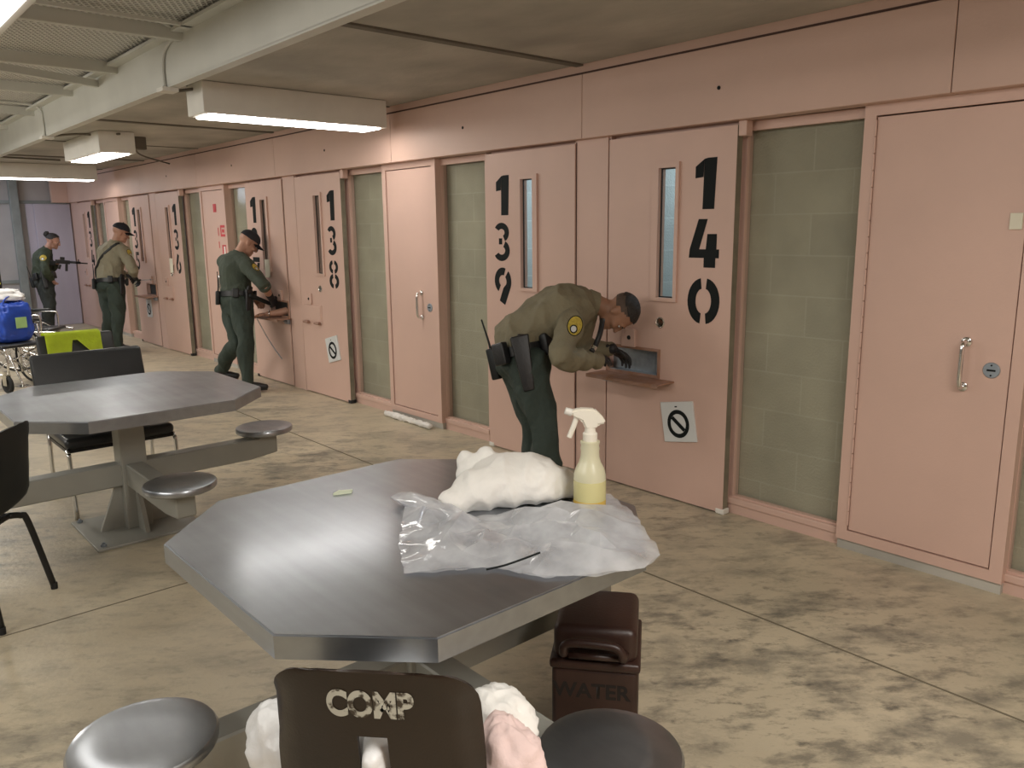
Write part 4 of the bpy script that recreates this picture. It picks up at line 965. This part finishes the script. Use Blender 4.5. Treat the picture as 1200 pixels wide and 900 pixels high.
def frame(f, u):
    """local head axes: x right, y face, z up"""
    f = V(f).normalized(); u = V(u); u = (u-f*u.dot(f)).normalized(); x = f.cross(u)
    return Matrix(((x.x, f.x, u.x, 0), (x.y, f.y, u.y, 0), (x.z, f.z, u.z, 0), (0, 0, 0, 1)))
def hand_bm(bm, wr, ha, palm_n, thumb, size=1., curl=.9):
    """palm and five separate, unequal, bent fingers; palm_n = the way the palm faces"""
    wr = V(wr); d = (V(ha)-wr).normalized(); n = V(palm_n); n = (n-d*n.dot(d)).normalized(); t = V(thumb); t = (t-d*t.dot(d)-n*t.dot(n)).normalized()
    s = size
    loft(bm, [wr-d*.02*s, wr+d*.03*s, wr+d*.075*s, wr+d*.098*s], [(.026*s, .019*s), (.036*s, .018*s), (.043*s, .016*s), (.040*s, .013*s)], hint=t, n=14, k=3)
    for i, (off, L) in enumerate(((.032, .072), (.011, .082), (-.011, .076), (-.031, .060))):
        p = wr+d*(.090-.004*abs(i-1))*s+t*off*s; a = .18; pts = [p-d*.02*s, p]; dd = d
        for j, f in enumerate((.46, .30, .24)):
            a = (curl*.55, curl*1.25, curl*1.7)[j]+.04*i
            p = p+(d*math.cos(a)+n*math.sin(a))*L*f*s; pts.append(p)
        loft(bm, pts, [.0098*s, .0098*s, .0092*s, .0086*s, .0072*s], hint=n, n=10, k=3)
    p = wr+d*.03*s+t*.030*s
    pts = [p-t*.012*s, p+t*.018*s+d*.022*s+n*.008*s, p+t*.026*s+d*.05*s+n*.022*s, p+t*.016*s+d*.072*s+n*.036*s]
    loft(bm, pts, [.013*s, .0125*s, .0105*s, .008*s], hint=n, n=10, k=3)
def head_bm(bm, c, A, s=1.):
    Q = Matrix.Translation(V(c)) @ A
    Bl = lambda p, r: ball(bm, (0, 0, 0), 1, Q @ Matrix.Translation(V(p)*s) @ Matrix.Diagonal((r[0]*s, r[1]*s, r[2]*s, 1)), 18)
    Bl((0, -.012, .035), (.076, .098, .086)); Bl((0, .018, -.005), (.068, .075, .085)); Bl((0, .034, -.062), (.052, .056, .052)); Bl((0, .072, -.090), (.026, .022, .022))
    Bl((0, .082, .022), (.050, .016, .012))                              # brow
    Bl((0, .096, -.012), (.012, .016, .026)); Bl((0, .106, -.028), (.017, .015, .012))   # nose
    Bl((0, .086, -.058), (.024, .012, .006)); Bl((0, .084, -.068), (.021, .012, .007))   # lips
    for sx in (-1, 1):
        Bl((sx*.040, .066, -.025), (.024, .024, .020))                    # cheek
        Bl((sx*.077, -.008, -.008), (.008, .020, .030)); Bl((sx*.081, -.016, .004), (.006, .016, .019))   # ear
def face_parts(P, c, A, s, skin_eye=True):
    Q = Matrix.Translation(V(c)) @ A
    bm = bmesh.new()
    for sx in (-1, 1): ball(bm, (0, 0, 0), 1, Q @ Matrix.Translation(V((sx*.030, .079, .004))*s) @ Matrix.Diagonal((.013*s, .009*s, .0065*s, 1)), 12)
    e = obj('eyes', bm, 'sign', P, smooth=3.2)
    bm = bmesh.new()
    for sx in (-1, 1): ball(bm, (0, 0, 0), 1, Q @ Matrix.Translation(V((sx*.030, .086, .003))*s) @ Matrix.Diagonal((.0055*s, .004*s, .0055*s, 1)), 10)
    obj('irises', bm, 'hair', e, smooth=3.2)
    bm = bmesh.new()
    for sx in (-1, 1): ball(bm, (0, 0, 0), 1, Q @ Matrix.Translation(V((sx*.031, .091, .024))*s) @ Matrix.Diagonal((.020*s, .007*s, .004*s, 1)), 10)
    obj('eyebrows', bm, 'hair', P, smooth=3.2)
def cap_on(P, c, A, s):
    Q = Matrix.Translation(V(c)) @ A @ Matrix.Diagonal((s, s, s, 1)); bm = bmesh.new()
    vs = ball(bm, (0, 0, 0), 1, None, 32)
    bmesh.ops.delete(bm, geom=[v for v in bm.verts if v.co.z < -.02], context='VERTS')
    for v in bm.verts: v.co = V((v.co.x*.087, -.008+v.co.y*.108, .040+v.co.z*.092+(.004 if v.co.y > 0 else -.006*v.co.y)))
    bmesh.ops.solidify(bm, geom=list(bm.faces), thickness=.004)
    bmesh.ops.transform(bm, matrix=Q, verts=bm.verts)
    cp = obj('cap', bm, 'capcloth', P, smooth=1.)
    bm = bmesh.new(); g = []
    for i in range(13):
        a = PI*(.12+.76*i/12); row = []
        for j in range(6):
            r = j/5; row.append(bm.verts.new((math.cos(a)*(.080+.012*r*math.sin(a)), .0+math.sin(a)*(.098+.075*r), .046-.020*r-.030*math.cos(a)**2)))
        g.append(row)
    for i in range(12):
        for j in range(5): bm.faces.new((g[i][j], g[i+1][j], g[i+1][j+1], g[i][j+1]))
    bmesh.ops.solidify(bm, geom=list(bm.faces), thickness=.004); bmesh.ops.transform(bm, matrix=Q, verts=bm.verts)
    obj('cap_brim', bm, 'capcloth', cp, smooth=1.)
    bm = bmesh.new(); ball(bm, Q @ V((0, -.008, .134)), .009*s); obj('cap_button', bm, 'capcloth', cp, smooth=3)
def belt_pt(c, U, W, a, b, ang): return c+U*(a*math.cos(ang))+W*(b*math.sin(ang))
def patch(P, shirt, c, n, m='gold', w=.042, h=.055, upv=(0, 0, 1)):
    """oval sleeve patch wrapped on the shirt"""
    n = V(n).normalized(); u = V(upv); u = (u-n*u.dot(n)).normalized(); x = u.cross(n)
    sb = bmesh.new(); sb.from_mesh(shirt.data); bv = BVHTree.FromBMesh(sb); sb.free()
    def disc(name, mm, w, h, off, par, cu=(0, 0), r0=0., hole=0.):
        bm = bmesh.new(); rings = []
        for r in (hole, .35+hole*.65, .7+hole*.3, 1.):
            ring = []
            for i in range(24):
                a = 2*PI*i/24; q = V(c)+x*(cu[0]+w*r*math.cos(a))+u*(cu[1]+h*r*math.sin(a)); hit = bv.ray_cast(q+n*.2, -n)
                ring.append(bm.verts.new((hit[0] if hit[0] else q)+n*off))
            rings.append(ring)
        for a_, b_ in zip(rings, rings[1:]):
            for i in range(24): bm.faces.new((a_[i], a_[(i+1) % 24], b_[(i+1) % 24], b_[i]))
        if hole < .01: bmesh.ops.remove_doubles(bm, verts=bm.verts, dist=1e-5)
        return obj(name, bm, mm, par, smooth=3.2)
    p = disc('shoulder_patch', m, w, h, .003, P)
    disc('patch_border', 'black', w*1.12, h*1.1, .0025, p, hole=.86)
    disc('patch_emblem', 'sign', w*.5, h*.42, .0045, p, (w*-.1, -h*.38))
    disc('emblem_ring', 'black', w*.55, h*.46, .0055, p, (w*-.1, -h*.38), hole=.7)
def person(J, label, shirt, trou, skin, face, headup, k=1., bare=(), sleeve=1., cap=False, hair=None, gloves=('r', 'l'), hands=None, loc=None, belly=1., seed=0., gs=1.):
    J = {a: V(b) for a, b in J.items()}
    base = V(((J['ran'].x+J['lan'].x)/2, (J['ran'].y+J['lan'].y)/2, 0))
    P = thing('person', label, 'person', base)
    inv = Matrix.Translation(-base)
    for a in J: J[a] = J[a]-base
    for s in 'rl': J[s+'an'].z = max(J[s+'an'].z, .09)
    latS = (J['rsh']-J['lsh']).normalized(); latH = (J['rhi']-J['lhi']).normalized(); latM = (latS+latH).normalized()
    A = frame(face, headup); up = A @ V((0, 0, 1)); fc = A @ V((0, 1, 0))
    hc = J['hed']; nb = hc-up*.055*k-fc*.02*k
    hints = [latH, latM, latS, latS]
    def torso(bm, g, low, top=True):
        p0 = J['pel']-(J['wai']-J['pel']).normalized()*low if low > 0 else None
        pts = [p0 or J['pel'].lerp(J['wai'], .62), J['pel'] if p0 else J['pel'].lerp(J['wai'], .80), J['wai'], J['che']]
        R = [(.168*k+g, .118*k*belly+g) if p0 else (.172*k+g, .128*k*belly+g), (.178*k+g, .130*k*belly+g), (.162*k+g, .124*k*belly+g), (.178*k+g, .130*k+g)]
        sh = (J['rsh']+J['lsh'])/2
        pts.append(J['che'].lerp(J['nec'], .62)); R.append((.150*k+g, .098*k+g))
        if top: pts.append(J['nec']); R.append((.070*k+g, .066*k+g))
        loft(bm, pts, R, hint=[latH, latS], n=26, k=5, capk=.3 if low > 0 else .2)
        loft(bm, [J['lsh'], J['lsh'].lerp(J['nec'], .5)*.9+J['che']*.1, J['nec'].lerp(J['che'], .25), J['rsh'].lerp(J['nec'], .5)*.9+J['che']*.1, J['rsh']], [.064*k+g, .075*k+g, .078*k+g, .075*k+g, .064*k+g], n=16, k=4)
    def arm(bm, s, g, f=1., ext=0.):
        a, b, c = J[s+'sh'], J[s+'el'], J[s+'wr']; e = b.lerp(c, f) if f < 1 else c
        pts = [a, a.lerp(b, .45), b, b.lerp(e, .5), e]
        loft(bm, pts, [.066*k+g, .056*k+g, .047*k+g, .045*k+g if f > .4 else .046*k+g, (.032*k+g*1.0) if f > .6 else .045*k+g], n=16, k=4)
    def leg(bm, s, g, cut=1.):
        a, b, c = J[s+'hi'], J[s+'kn'], J[s+'an']
        fw_ = (J[s+'to']-J[s+'an']); fw_.z = 0; fw_.normalize()
        loft(bm, [a+V((0, 0, .05)), a.lerp(b, .35), b, b.lerp(c, .38)-fw_*.018, b.lerp(c, .8), c], [.100*k+g, .088*k+g, .062*k+g, .062*k+g, .046*k+g, .044*k+g], n=18, k=4)
    # ---- body: one continuous surface
    bm = bmesh.new(); torso(bm, -.022, .03)
    loft(bm, [J['nec']-(nb-J['nec'])*.3, J['nec'].lerp(nb, .5), nb, hc-up*.02*k-fc*.02*k], [(.060*k, .060*k), (.053*k, .055*k), (.055*k, .057*k), (.055*k, .06*k)], hint=latS, n=16, k=3)
    head_bm(bm, hc, A, k)
    for s in 'rl':
        arm(bm, s, -.010 if sleeve >= .9 else -.005); leg(bm, s, -.018)
        an, to = J[s+'an'], J[s+'to']; loft(bm, [an, an.lerp(to, .5)-V((0, 0, .02)), to], [.035, .032, .025], n=12)
        if s in bare:
            h = hands[s]; hand_bm(bm, J[s+'wr'], J[s+'ha'], h[0], h[1], k, h[2])
    fuse('body', bm, skin, P, .0065 if bare else .0085, 2)
    # ---- clothes
    bm = bmesh.new(); torso(bm, .010, -.10 if True else 0)
    for s in 'rl': arm(bm, s, .014, sleeve)
    sh = fuse('shirt', bm, shirt, P, .0095, 3, .016 if sleeve > .9 else .009, 7., seed, (1, 1, .7))
    bm = bmesh.new(); loft(bm, [J['nec'].lerp(J['che'], .12), J['nec'].lerp(nb, .34)], [(.078*k, .082*k), (.066*k, .070*k)], hint=latS, n=20, k=2, cap=False); obj('collar', bm, shirt, sh, smooth=1.2)
    if sleeve < .9:
        for s in 'rl':
            q = J[s+'el'].lerp(J[s+'wr'], sleeve); d = (J[s+'wr']-J[s+'el']).normalized()
            bm = bmesh.new(); loft(bm, [q-d*.03, q+d*.012], [.0635*k, .0625*k], n=18, k=2, cap=False); obj('rolled_cuff', bm, shirt, sh, smooth=1.2)
    bm = bmesh.new()
    wq = J['pel'].lerp(J['wai'], .55)
    loft(bm, [J['pel']-(J['wai']-J['pel']).normalized()*.09, J['pel']-(J['wai']-J['pel']).normalized()*.02, J['pel'], wq], [(.15*k, .11*k), (.186*k, .136*k*belly), (.192*k, .142*k*belly), (.176*k, .136*k*belly)], hint=latH, n=26, k=4)
    for s in 'rl': leg(bm, s, .016)
    fuse('trousers', bm, trou, P, .0095, 3, .018, 6., seed+5, (1, 1, .6))
    for s in 'rl':
        an, to = J[s+'an'].copy(), J[s+'to'].copy(); d = to-an; d.z = 0; d.normalize(); w = V((-d.y, d.x, 0)); z0 = max(0, min(an.z-.09, .08))
        g0 = V((an.x, an.y, z0)); bm = bmesh.new()
        loft(bm, [g0-d*.055+V((0, 0, .045)), g0+V((0, 0, .052)), g0+d*.10+V((0, 0, .045)), g0+d*.185+V((0, 0, .034))], [(.036, .042), (.044, .050), (.048, .040), (.036, .030)], hint=w, n=18, k=4)
        loft(bm, [g0+V((0, 0, .04)), an+(J[s+'kn']-an).normalized()*.10], [(.048, .052), (.056, .056)], hint=w, n=18)
        b_ = fuse('boot', bm, 'leather', P, .008, 2)
        for v in b_.data.vertices:
            if v.co.z < z0+.006: v.co.z = z0+.003
        bm = bmesh.new(); prism(bm, [(math.cos(2*PI*i/24)*(.052 if math.cos(2*PI*i/24) > 0 else .05)*1.0, math.sin(2*PI*i/24)) for i in range(24)], 0, .018)
        for v in bm.verts:
            q = v.co.copy(); lx = q.x/.052*.135; v.co = g0+d*(.065+lx)+w*(q.y*.048)+V((0, 0, q.z))
        obj('boot_sole', bm, 'rubber', b_, smooth=.7)
    # ---- hands in gloves
    for s in gloves:
        bm = bmesh.new(); h = hands[s]; hand_bm(bm, J[s+'wr'], J[s+'ha'], h[0], h[1], 1.08*k, h[2])
        d = (J[s+'wr']-J[s+'el']).normalized(); loft(bm, [J[s+'wr']-d*.05, J[s+'wr']+d*.02], [.039*k, .034*k], n=14)
        fuse('glove', bm, 'glove', P, .0045, 1)
    face_parts(P, hc, A, k)
    if cap: cap_on(P, hc, A, k)
    if hair:
        Q = Matrix.Translation(hc) @ A @ Matrix.Diagonal((k, k, k, 1)); bm = bmesh.new(); vs = ball(bm, (0, 0, 0), 1, None, 40)
        if hair == 'short': bmesh.ops.delete(bm, geom=[v for v in bm.verts if v.co.z < .22-.15*max(0, -v.co.y)+.45*max(0, v.co.y-.35)], context='VERTS')
        else: bmesh.ops.delete(bm, geom=[v for v in bm.verts if v.co.z < -.30+.9*max(0, v.co.y+.15)], context='VERTS')
        for v in bm.verts:
            r = 1+.02*noise.noise(v.co*14)
            v.co = V((v.co.x*.081*r, -.012+v.co.y*.104*r, .037+v.co.z*.092*r))
        bmesh.ops.solidify(bm, geom=list(bm.faces), thickness=.006); bmesh.ops.transform(bm, matrix=Q, verts=bm.verts)
        hr = obj('hair', bm, 'hair', P, smooth=1.2)
        if hair == 'short':
            bm = bmesh.new(); ball(bm, (0, 0, 0), 1, None, 40)
            bmesh.ops.delete(bm, geom=[v for v in bm.verts if v.co.z < -.42+.95*max(0, v.co.y+.15) or v.co.z > .32], context='VERTS')
            for v in bm.verts: v.co = V((v.co.x*.0775, -.012+v.co.y*.0995, .036+v.co.z*.088))
            bmesh.ops.solidify(bm, geom=list(bm.faces), thickness=.003); bmesh.ops.transform(bm, matrix=Q, verts=bm.verts); obj('faded_hair', bm, 'fade', hr, smooth=1.2)
        if hair == 'bun':
            bm = bmesh.new(); blobmesh(bm, (0, 0, 0), (.042, .036, .042), .25, 3, 4.)
            bmesh.ops.transform(bm, matrix=Q @ Matrix.Translation((0, -.115, .075)), verts=bm.verts); obj('hair_bun', bm, 'hair', hr, smooth=1.5)
    # ---- duty belt with gear
    c = J['pel'].lerp(J['wai'], .52); T = (J['wai']-J['pel']).normalized(); U = (latM-T*latM.dot(T)).normalized(); W = U.cross(T)
    if W.dot(J['rto']-J['ran']) < 0: W = -W          # W points forward
    a, b = .186*k, .146*k*belly
    bm = bmesh.new(); rs = []
    for i in range(40):
        an = 2*PI*i/40; o_ = belt_pt(c, U, W, a, b, an); i_ = belt_pt(c, U, W, a-.016, b-.016, an)
        rs.append([bm.verts.new(o_-T*.029), bm.verts.new(o_+T*.029), bm.verts.new(i_+T*.029), bm.verts.new(i_-T*.029)])
    for i in range(40):
        r0, r1 = rs[i], rs[(i+1) % 40]
        for j in range(4): bm.faces.new((r0[j], r0[(j+1) % 4], r1[(j+1) % 4], r1[j]))
    belt = obj('duty_belt', bm, 'leather', P, smooth=.7)
    def gear(name, ang, w, h, dpt, drop=0., m='leather', bev=.01):
        w *= gs; h *= gs; dpt *= gs
        an = math.radians(ang); p = belt_pt(c, U, W, a+dpt*.5, b+dpt*.5, an); n = (U*math.cos(an)/a+W*math.sin(an)/b).normalized(); x = T.cross(n)
        Mx = Matrix(((x.x, n.x, T.x, p.x), (x.y, n.y, T.y, p.y), (x.z, n.z, T.z, p.z), (0, 0, 0, 1)))
        bm = bmesh.new(); box(bm, (-w/2, -dpt/2, -h/2-drop), (w/2, dpt/2, h/2-drop), bev, None, 3)
        for v in bm.verts:
            if name == 'holster': f_ = (h/2-drop-v.co.z)/h; v.co.x = v.co.x*(1-.42*f_)-.012*f_; v.co.y *= 1-.25*f_
        bmesh.ops.transform(bm, matrix=Mx, verts=bm.verts); return obj(name, bm, m, belt, smooth=1.), Mx
    gear('handcuff_pouch', 215, .09, .085, .04); gear('magazine_pouch', 60, .085, .10, .038); gear('utility_pouch', 325, .07, .10, .04)
    hs, Mx = gear('holster', 5, .085, .25, .055, .085)
    bm = bmesh.new(); box(bm, (-.03, -.018, .02), (.03, .018, .085), .01, Mx @ Matrix.Rotation(.25, 4, 'Y')); obj('pistol_grip', bm, 'blackmetal', belt, smooth=.8)
    rd, Mx = gear('radio', 248, .062, .15, .042, .04, 'blackplastic')
    bm = bmesh.new(); loft(bm, [Mx @ V((.018, 0, .02)), Mx @ V((.02, -.0, .10)), Mx @ V((.03, .01, .24))], [.009, .007, .005], n=8); obj('antenna', bm, 'blackplastic', belt, smooth=3.2)
    return P, J, base, sh, belt, dict(c=c, T=T, U=U, W=W, latS=latS)

FWV, RT = V((.6477, .7375, -.1912)), V((.7498, -.6616, 0))
# deputy bending at cell 140
pa, J, base, sh, belt, K = person(P_A, 'man in khaki shirt bending to the open food slot of door 140', 'khaki', 'trouser', 'skin1',
    face=(-.05, -.14, -.96), headup=(.52, -.85, -.10), hair='short', belly=1.1, k=1.05, gs=1.3, seed=1.,
    hands={'r': ((.2, .3, -.9), (-.3, -.6, .3), .75), 'l': ((-.1, -.3, -.9), (-.5, -.6, .3), .7)})
nl = J['nec']; d0 = V((3.589, 3.336, 1.253))
patch(pa, sh, V((3.35, 3.262, 1.135))-base, (-.62, -.72, .12), upv=(.30, -.1, .9))
bm = bmesh.new(); tube(bm, [V((3.50, 3.17, 1.165))-base, V((3.45, 3.14, 1.10))-base, V((3.405, 3.135, 1.03))-base, V((3.365, 3.13, .995))-base], .016, 12)
tie = obj('necktie', bm, 'leather', pa, smooth=3.2)
bm = bmesh.new(); lathe(bm, [(.018, -.012), (.018, .012)], 14, Matrix.Translation(V((3.385, 3.133, 1.012))-base) @ V((.6, 0, .8)).to_track_quat('Z', 'Y').to_matrix().to_4x4()); obj('tie_clip', bm, 'chrome', tie, smooth=.7)
# keys on the belt
kb = V((3.145, 3.33, .80))-base
bm = bmesh.new(); ring_mesh(bm, .024, .0025, Matrix.Translation(kb+V((0, 0, .0))) @ Matrix.Rotation(1.2, 4, 'X'), 24); tube(bm, [kb+V((0, .03, .09)), kb+V((0, .01, .05)), kb+V((0, 0, .022))], .004)
kr = obj('key_ring', bm, 'chrome', belt, smooth=3.2)
for i in range(5):
    a = -.5+.25*i; L = .06+.03*(i % 2)
    bm = bmesh.new(); box(bm, (-.0015, -.012, -.028), (.0015, .012, 0), .001); box(bm, (-.0012, -.004, -L-.028), (.0012, .004, -.026))
    bmesh.ops.transform(bm, matrix=Matrix.Translation(kb+V((-.006+.004*i, .004*i-.01, -.020))) @ Matrix.Rotation(a, 4, 'X') @ Matrix.Rotation(.4*i, 4, 'Z'), verts=bm.verts); obj('key', bm, 'brass' if i % 2 else 'chrome', kr)
# deputy at cell 137
pb, J, base, sh, belt, K = person(P_B, 'man in all-green uniform and black cap handcuffing at the slot of door 137', 'green', 'trouser2', 'skin2',
    face=(.78, -.20, -.60), headup=(.60, -.15, .78), cap=True, sleeve=.14, k=1.08, belly=1.05, bare=('l',), gloves=('r',), seed=3.,
    hands={'r': ((.3, .6, -.5), (.4, .1, .8), .8), 'l': ((.3, -.3, -.7), (.5, .2, .7), 1.1)})
patch(pb, sh, V((3.64, 8.40, 1.30))-base, (.1, -.95, .2), w=.035, h=.045)
# deputy at cell 135
pc, J, base, sh, belt, K = person(P_C, 'man in tan shirt and black cap with a sling strap, at door 135', 'tan', 'trouser2', 'skin2',
    face=(.90, -.22, -.38), headup=(.35, -.1, .93), cap=True, gloves=('r', 'l'), belly=1.2, k=1.13, seed=7.,
    hands={'r': ((-.3, .3, -.7), (.5, .2, .7), .9), 'l': ((-.3, -.3, -.7), (.5, .2, .7), .9)})
patch(pc, sh, V((3.585, 12.545, 1.40))-base, (.25, -.95, .1), w=.04, h=.055)
def strap(P, sh, pts, r=.017, name='sling_strap', m='leather'):
    sb = bmesh.new(); sb.from_mesh(sh.data); bv = BVHTree.FromBMesh(sb); sb.free(); o_ = []
    P_, _ = catmull(pts, 8)
    for p in P_:
        h = bv.find_nearest(p); o_.append(h[0]+h[1]*.008)
    bm = bmesh.new(); loft(bm, o_, [(r, .004)]*len(o_), hint=(0, .3, 1), n=8, k=1, cap=False); return obj(name, bm, m, P, smooth=1.2)
strap(pc, sh, [V(q)-base for q in ((3.52, 12.60, 1.56), (3.42, 12.60, 1.54), (3.30, 12.72, 1.36), (3.22, 12.84, 1.16), (3.22, 12.88, 1.06))])
# woman at the far door
P_D = {a: (b[0]-.045, b[1]+.04, b[2]) for a, b in P_D.items()}
pd, J, base, sh, belt, K = person(P_D, 'woman in dark green jacket with hair in a bun, aiming at the far door', 'olive', 'trouser3', 'skin3',
    face=(.86, -.36, -.36), headup=(.36, -.14, .92), hair='bun', k=1.06, belly=1.08, gs=1.15, bare=('r', 'l'), gloves=(), seed=9.,
    hands={'r': ((.5, .3, -.3), (.4, -.3, .8), .9), 'l': ((.1, -.5, .7), (.2, .8, .3), .9)})
patch(pd, sh, V((3.085, 15.38, 1.29))-base, (-.35, -.9, .2), w=.05, h=.055)

# held tools and the reaching arm
r0 = V((3.27, 15.40, 1.235)); r1 = V((3.70, 15.36, 1.185)); d = (r1-r0).normalized(); x = d.cross(V((0, 0, 1))).normalized(); z = x.cross(d)
Q = Matrix(((d.x, x.x, z.x, r0.x), (d.y, x.y, z.y, r0.y), (d.z, x.z, z.z, r0.z), (0, 0, 0, 1)))
rf = thing('rifle', 'black rifle held by the woman in the green jacket', 'rifle', r0); Qi = Matrix.Translation(-r0) @ Q
bm = bmesh.new(); box(bm, (-.02, -.022, -.03), (.20, .022, .035), .008, Qi); box(bm, (.05, -.016, -.11), (.085, .016, -.03), .006, Qi @ Matrix.Rotation(.25, 4, 'Y')); box(bm, (.13, -.012, -.15), (.17, .012, -.03), .006, Qi); obj('receiver', bm, 'blackmetal', rf)
bm = bmesh.new(); box(bm, (-.20, -.018, -.07), (-.015, .018, .012), .012, Qi); obj('stock', bm, 'blackplastic', rf)
bm = bmesh.new(); tube(bm, [Qi @ V((.19, 0, .005)), Qi @ V((.47, 0, .005))], .011); tube(bm, [Qi @ V((.20, 0, .008)), Qi @ V((.36, 0, .008))], .021); obj('barrel', bm, 'blackmetal', rf, smooth=3.2)
bm = bmesh.new(); box(bm, (.05, -.012, .035), (.12, .012, .085), .006, Qi); box(bm, (.32, -.006, .02), (.335, .006, .065), .002, Qi); obj('sight', bm, 'blackmetal', rf)
a0, a1 = V((3.70, 12.50, 1.015)), V((3.86, 12.36, 1.02)); tl = thing('screwdriver', 'thin tool held by the man in the tan shirt', 'tool', a0)
bm = bmesh.new(); tube(bm, [a0-(a1-a0)*.3-a0, a0+(a1-a0)*.15-a0], .014); obj('handle', bm, 'blackplastic', tl, smooth=3.2)
bm = bmesh.new(); tube(bm, [a0+(a1-a0)*.1-a0, a1-a0], .0045); obj('shaft', bm, 'steel', tl, smooth=3.2)
b0, b1 = V((3.60, 8.36, 1.02)), V((3.86, 8.38, .90))
bt_ = thing('baton', 'black baton under the arm of the man in the all-green uniform', 'baton', b0)
bm = bmesh.new(); loft(bm, [V((0, 0, 0)), (b1-b0)*.45, b1-b0], [.026, .024, .020], n=14); obj('shaft', bm, 'blackplastic', bt_, smooth=3.2)
bm = bmesh.new(); loft(bm, [(b1-b0)*.95, (b1-b0)*1.02], [.023, .023], n=14); obj('end_cap', bm, 'blackmetal', bt_, smooth=1.)
# detainee's forearm on the shelf of door 137
bm = bmesh.new(); w0 = V((3.80, 8.40, .800))
loft(bm, [(4.02, 8.30, .835), (3.92, 8.345, .815), w0], [.045, .042, .030], n=16)
hand_bm(bm, w0, (3.74, 8.44, .80), (-.2, -.1, -1), (.3, -.8, .2), .95, .5)
fa = fuse('person', bm, 'skin2', None, .005, 2); tag(fa, 'bare forearm reaching out through the food slot of door 137', 'person'); base_at(fa, (3.80, 8.40, .765))
hc_ = thing('handcuff', 'steel handcuff round the wrist at the slot of door 137', 'handcuffs', (3.815, 8.393, .80))
dirn = (V((3.92, 8.345, .815))-w0).normalized().to_track_quat('Z', 'Y').to_matrix().to_4x4()
bm = bmesh.new(); ring_mesh(bm, .038, .006, dirn, 28); obj('cuff_ring', bm, 'chrome', hc_, smooth=3.2)
bm = bmesh.new(); p0, p1 = V((3.76, 8.62, .755)), V((3.90, 8.34, .30)); N_ = 34
for i in range(N_):
    f = i/(N_-1); p = p0.lerp(p1, f)+V((0, 0, -.03*math.sin(PI*f))); dr = (p1-p0).to_track_quat('X', 'Z').to_matrix().to_4x4()
    ring_mesh(bm, .0085, .0022, Matrix.Translation(p) @ dr @ Matrix.Rotation(PI/2*(i % 2), 4, 'X') @ Matrix.Diagonal((1.35, .75, 1, 1)), 10, 5)
base_at(tag(obj('chain', bm, 'galv', smooth=3.2), 'thin steel lead chain hanging from the open shelf of door 137', 'chain'), p0)

# ------------------------------------------------------------------ camera
cd = bpy.data.cameras.new('camera'); cam = bpy.data.objects.new('camera', cd); col.objects.link(cam)
cd.sensor_width = 36; cd.lens = 936.39/1200*36; cd.clip_start = .05
fw = V((.64774244, .73746958, -.19122852)); rt = V((.74978998, -.66157405, -.01160889)); up = V((.13507303, .13586166, .98147689))
cam.matrix_world = Matrix((( rt.x, up.x, -fw.x, 0), (rt.y, up.y, -fw.y, 0), (rt.z, up.z, -fw.z, 1.7), (0, 0, 0, 1)))
sc.camera = cam
sc.view_settings.view_transform = 'Standard'; sc.view_settings.look = 'None'; sc.view_settings.exposure = 0.0
# real-world size: the blocks are 20 cm high, the table tops 75 cm
S = .94
for o in list(col.objects):
    if o.parent is None:
        o.location = o.location*S
        if o.type not in ('CAMERA', 'LIGHT'): o.scale = o.scale*S
        if o.type == 'LIGHT': o.data.size *= S; o.data.size_y *= S; o.data.energy *= S*S
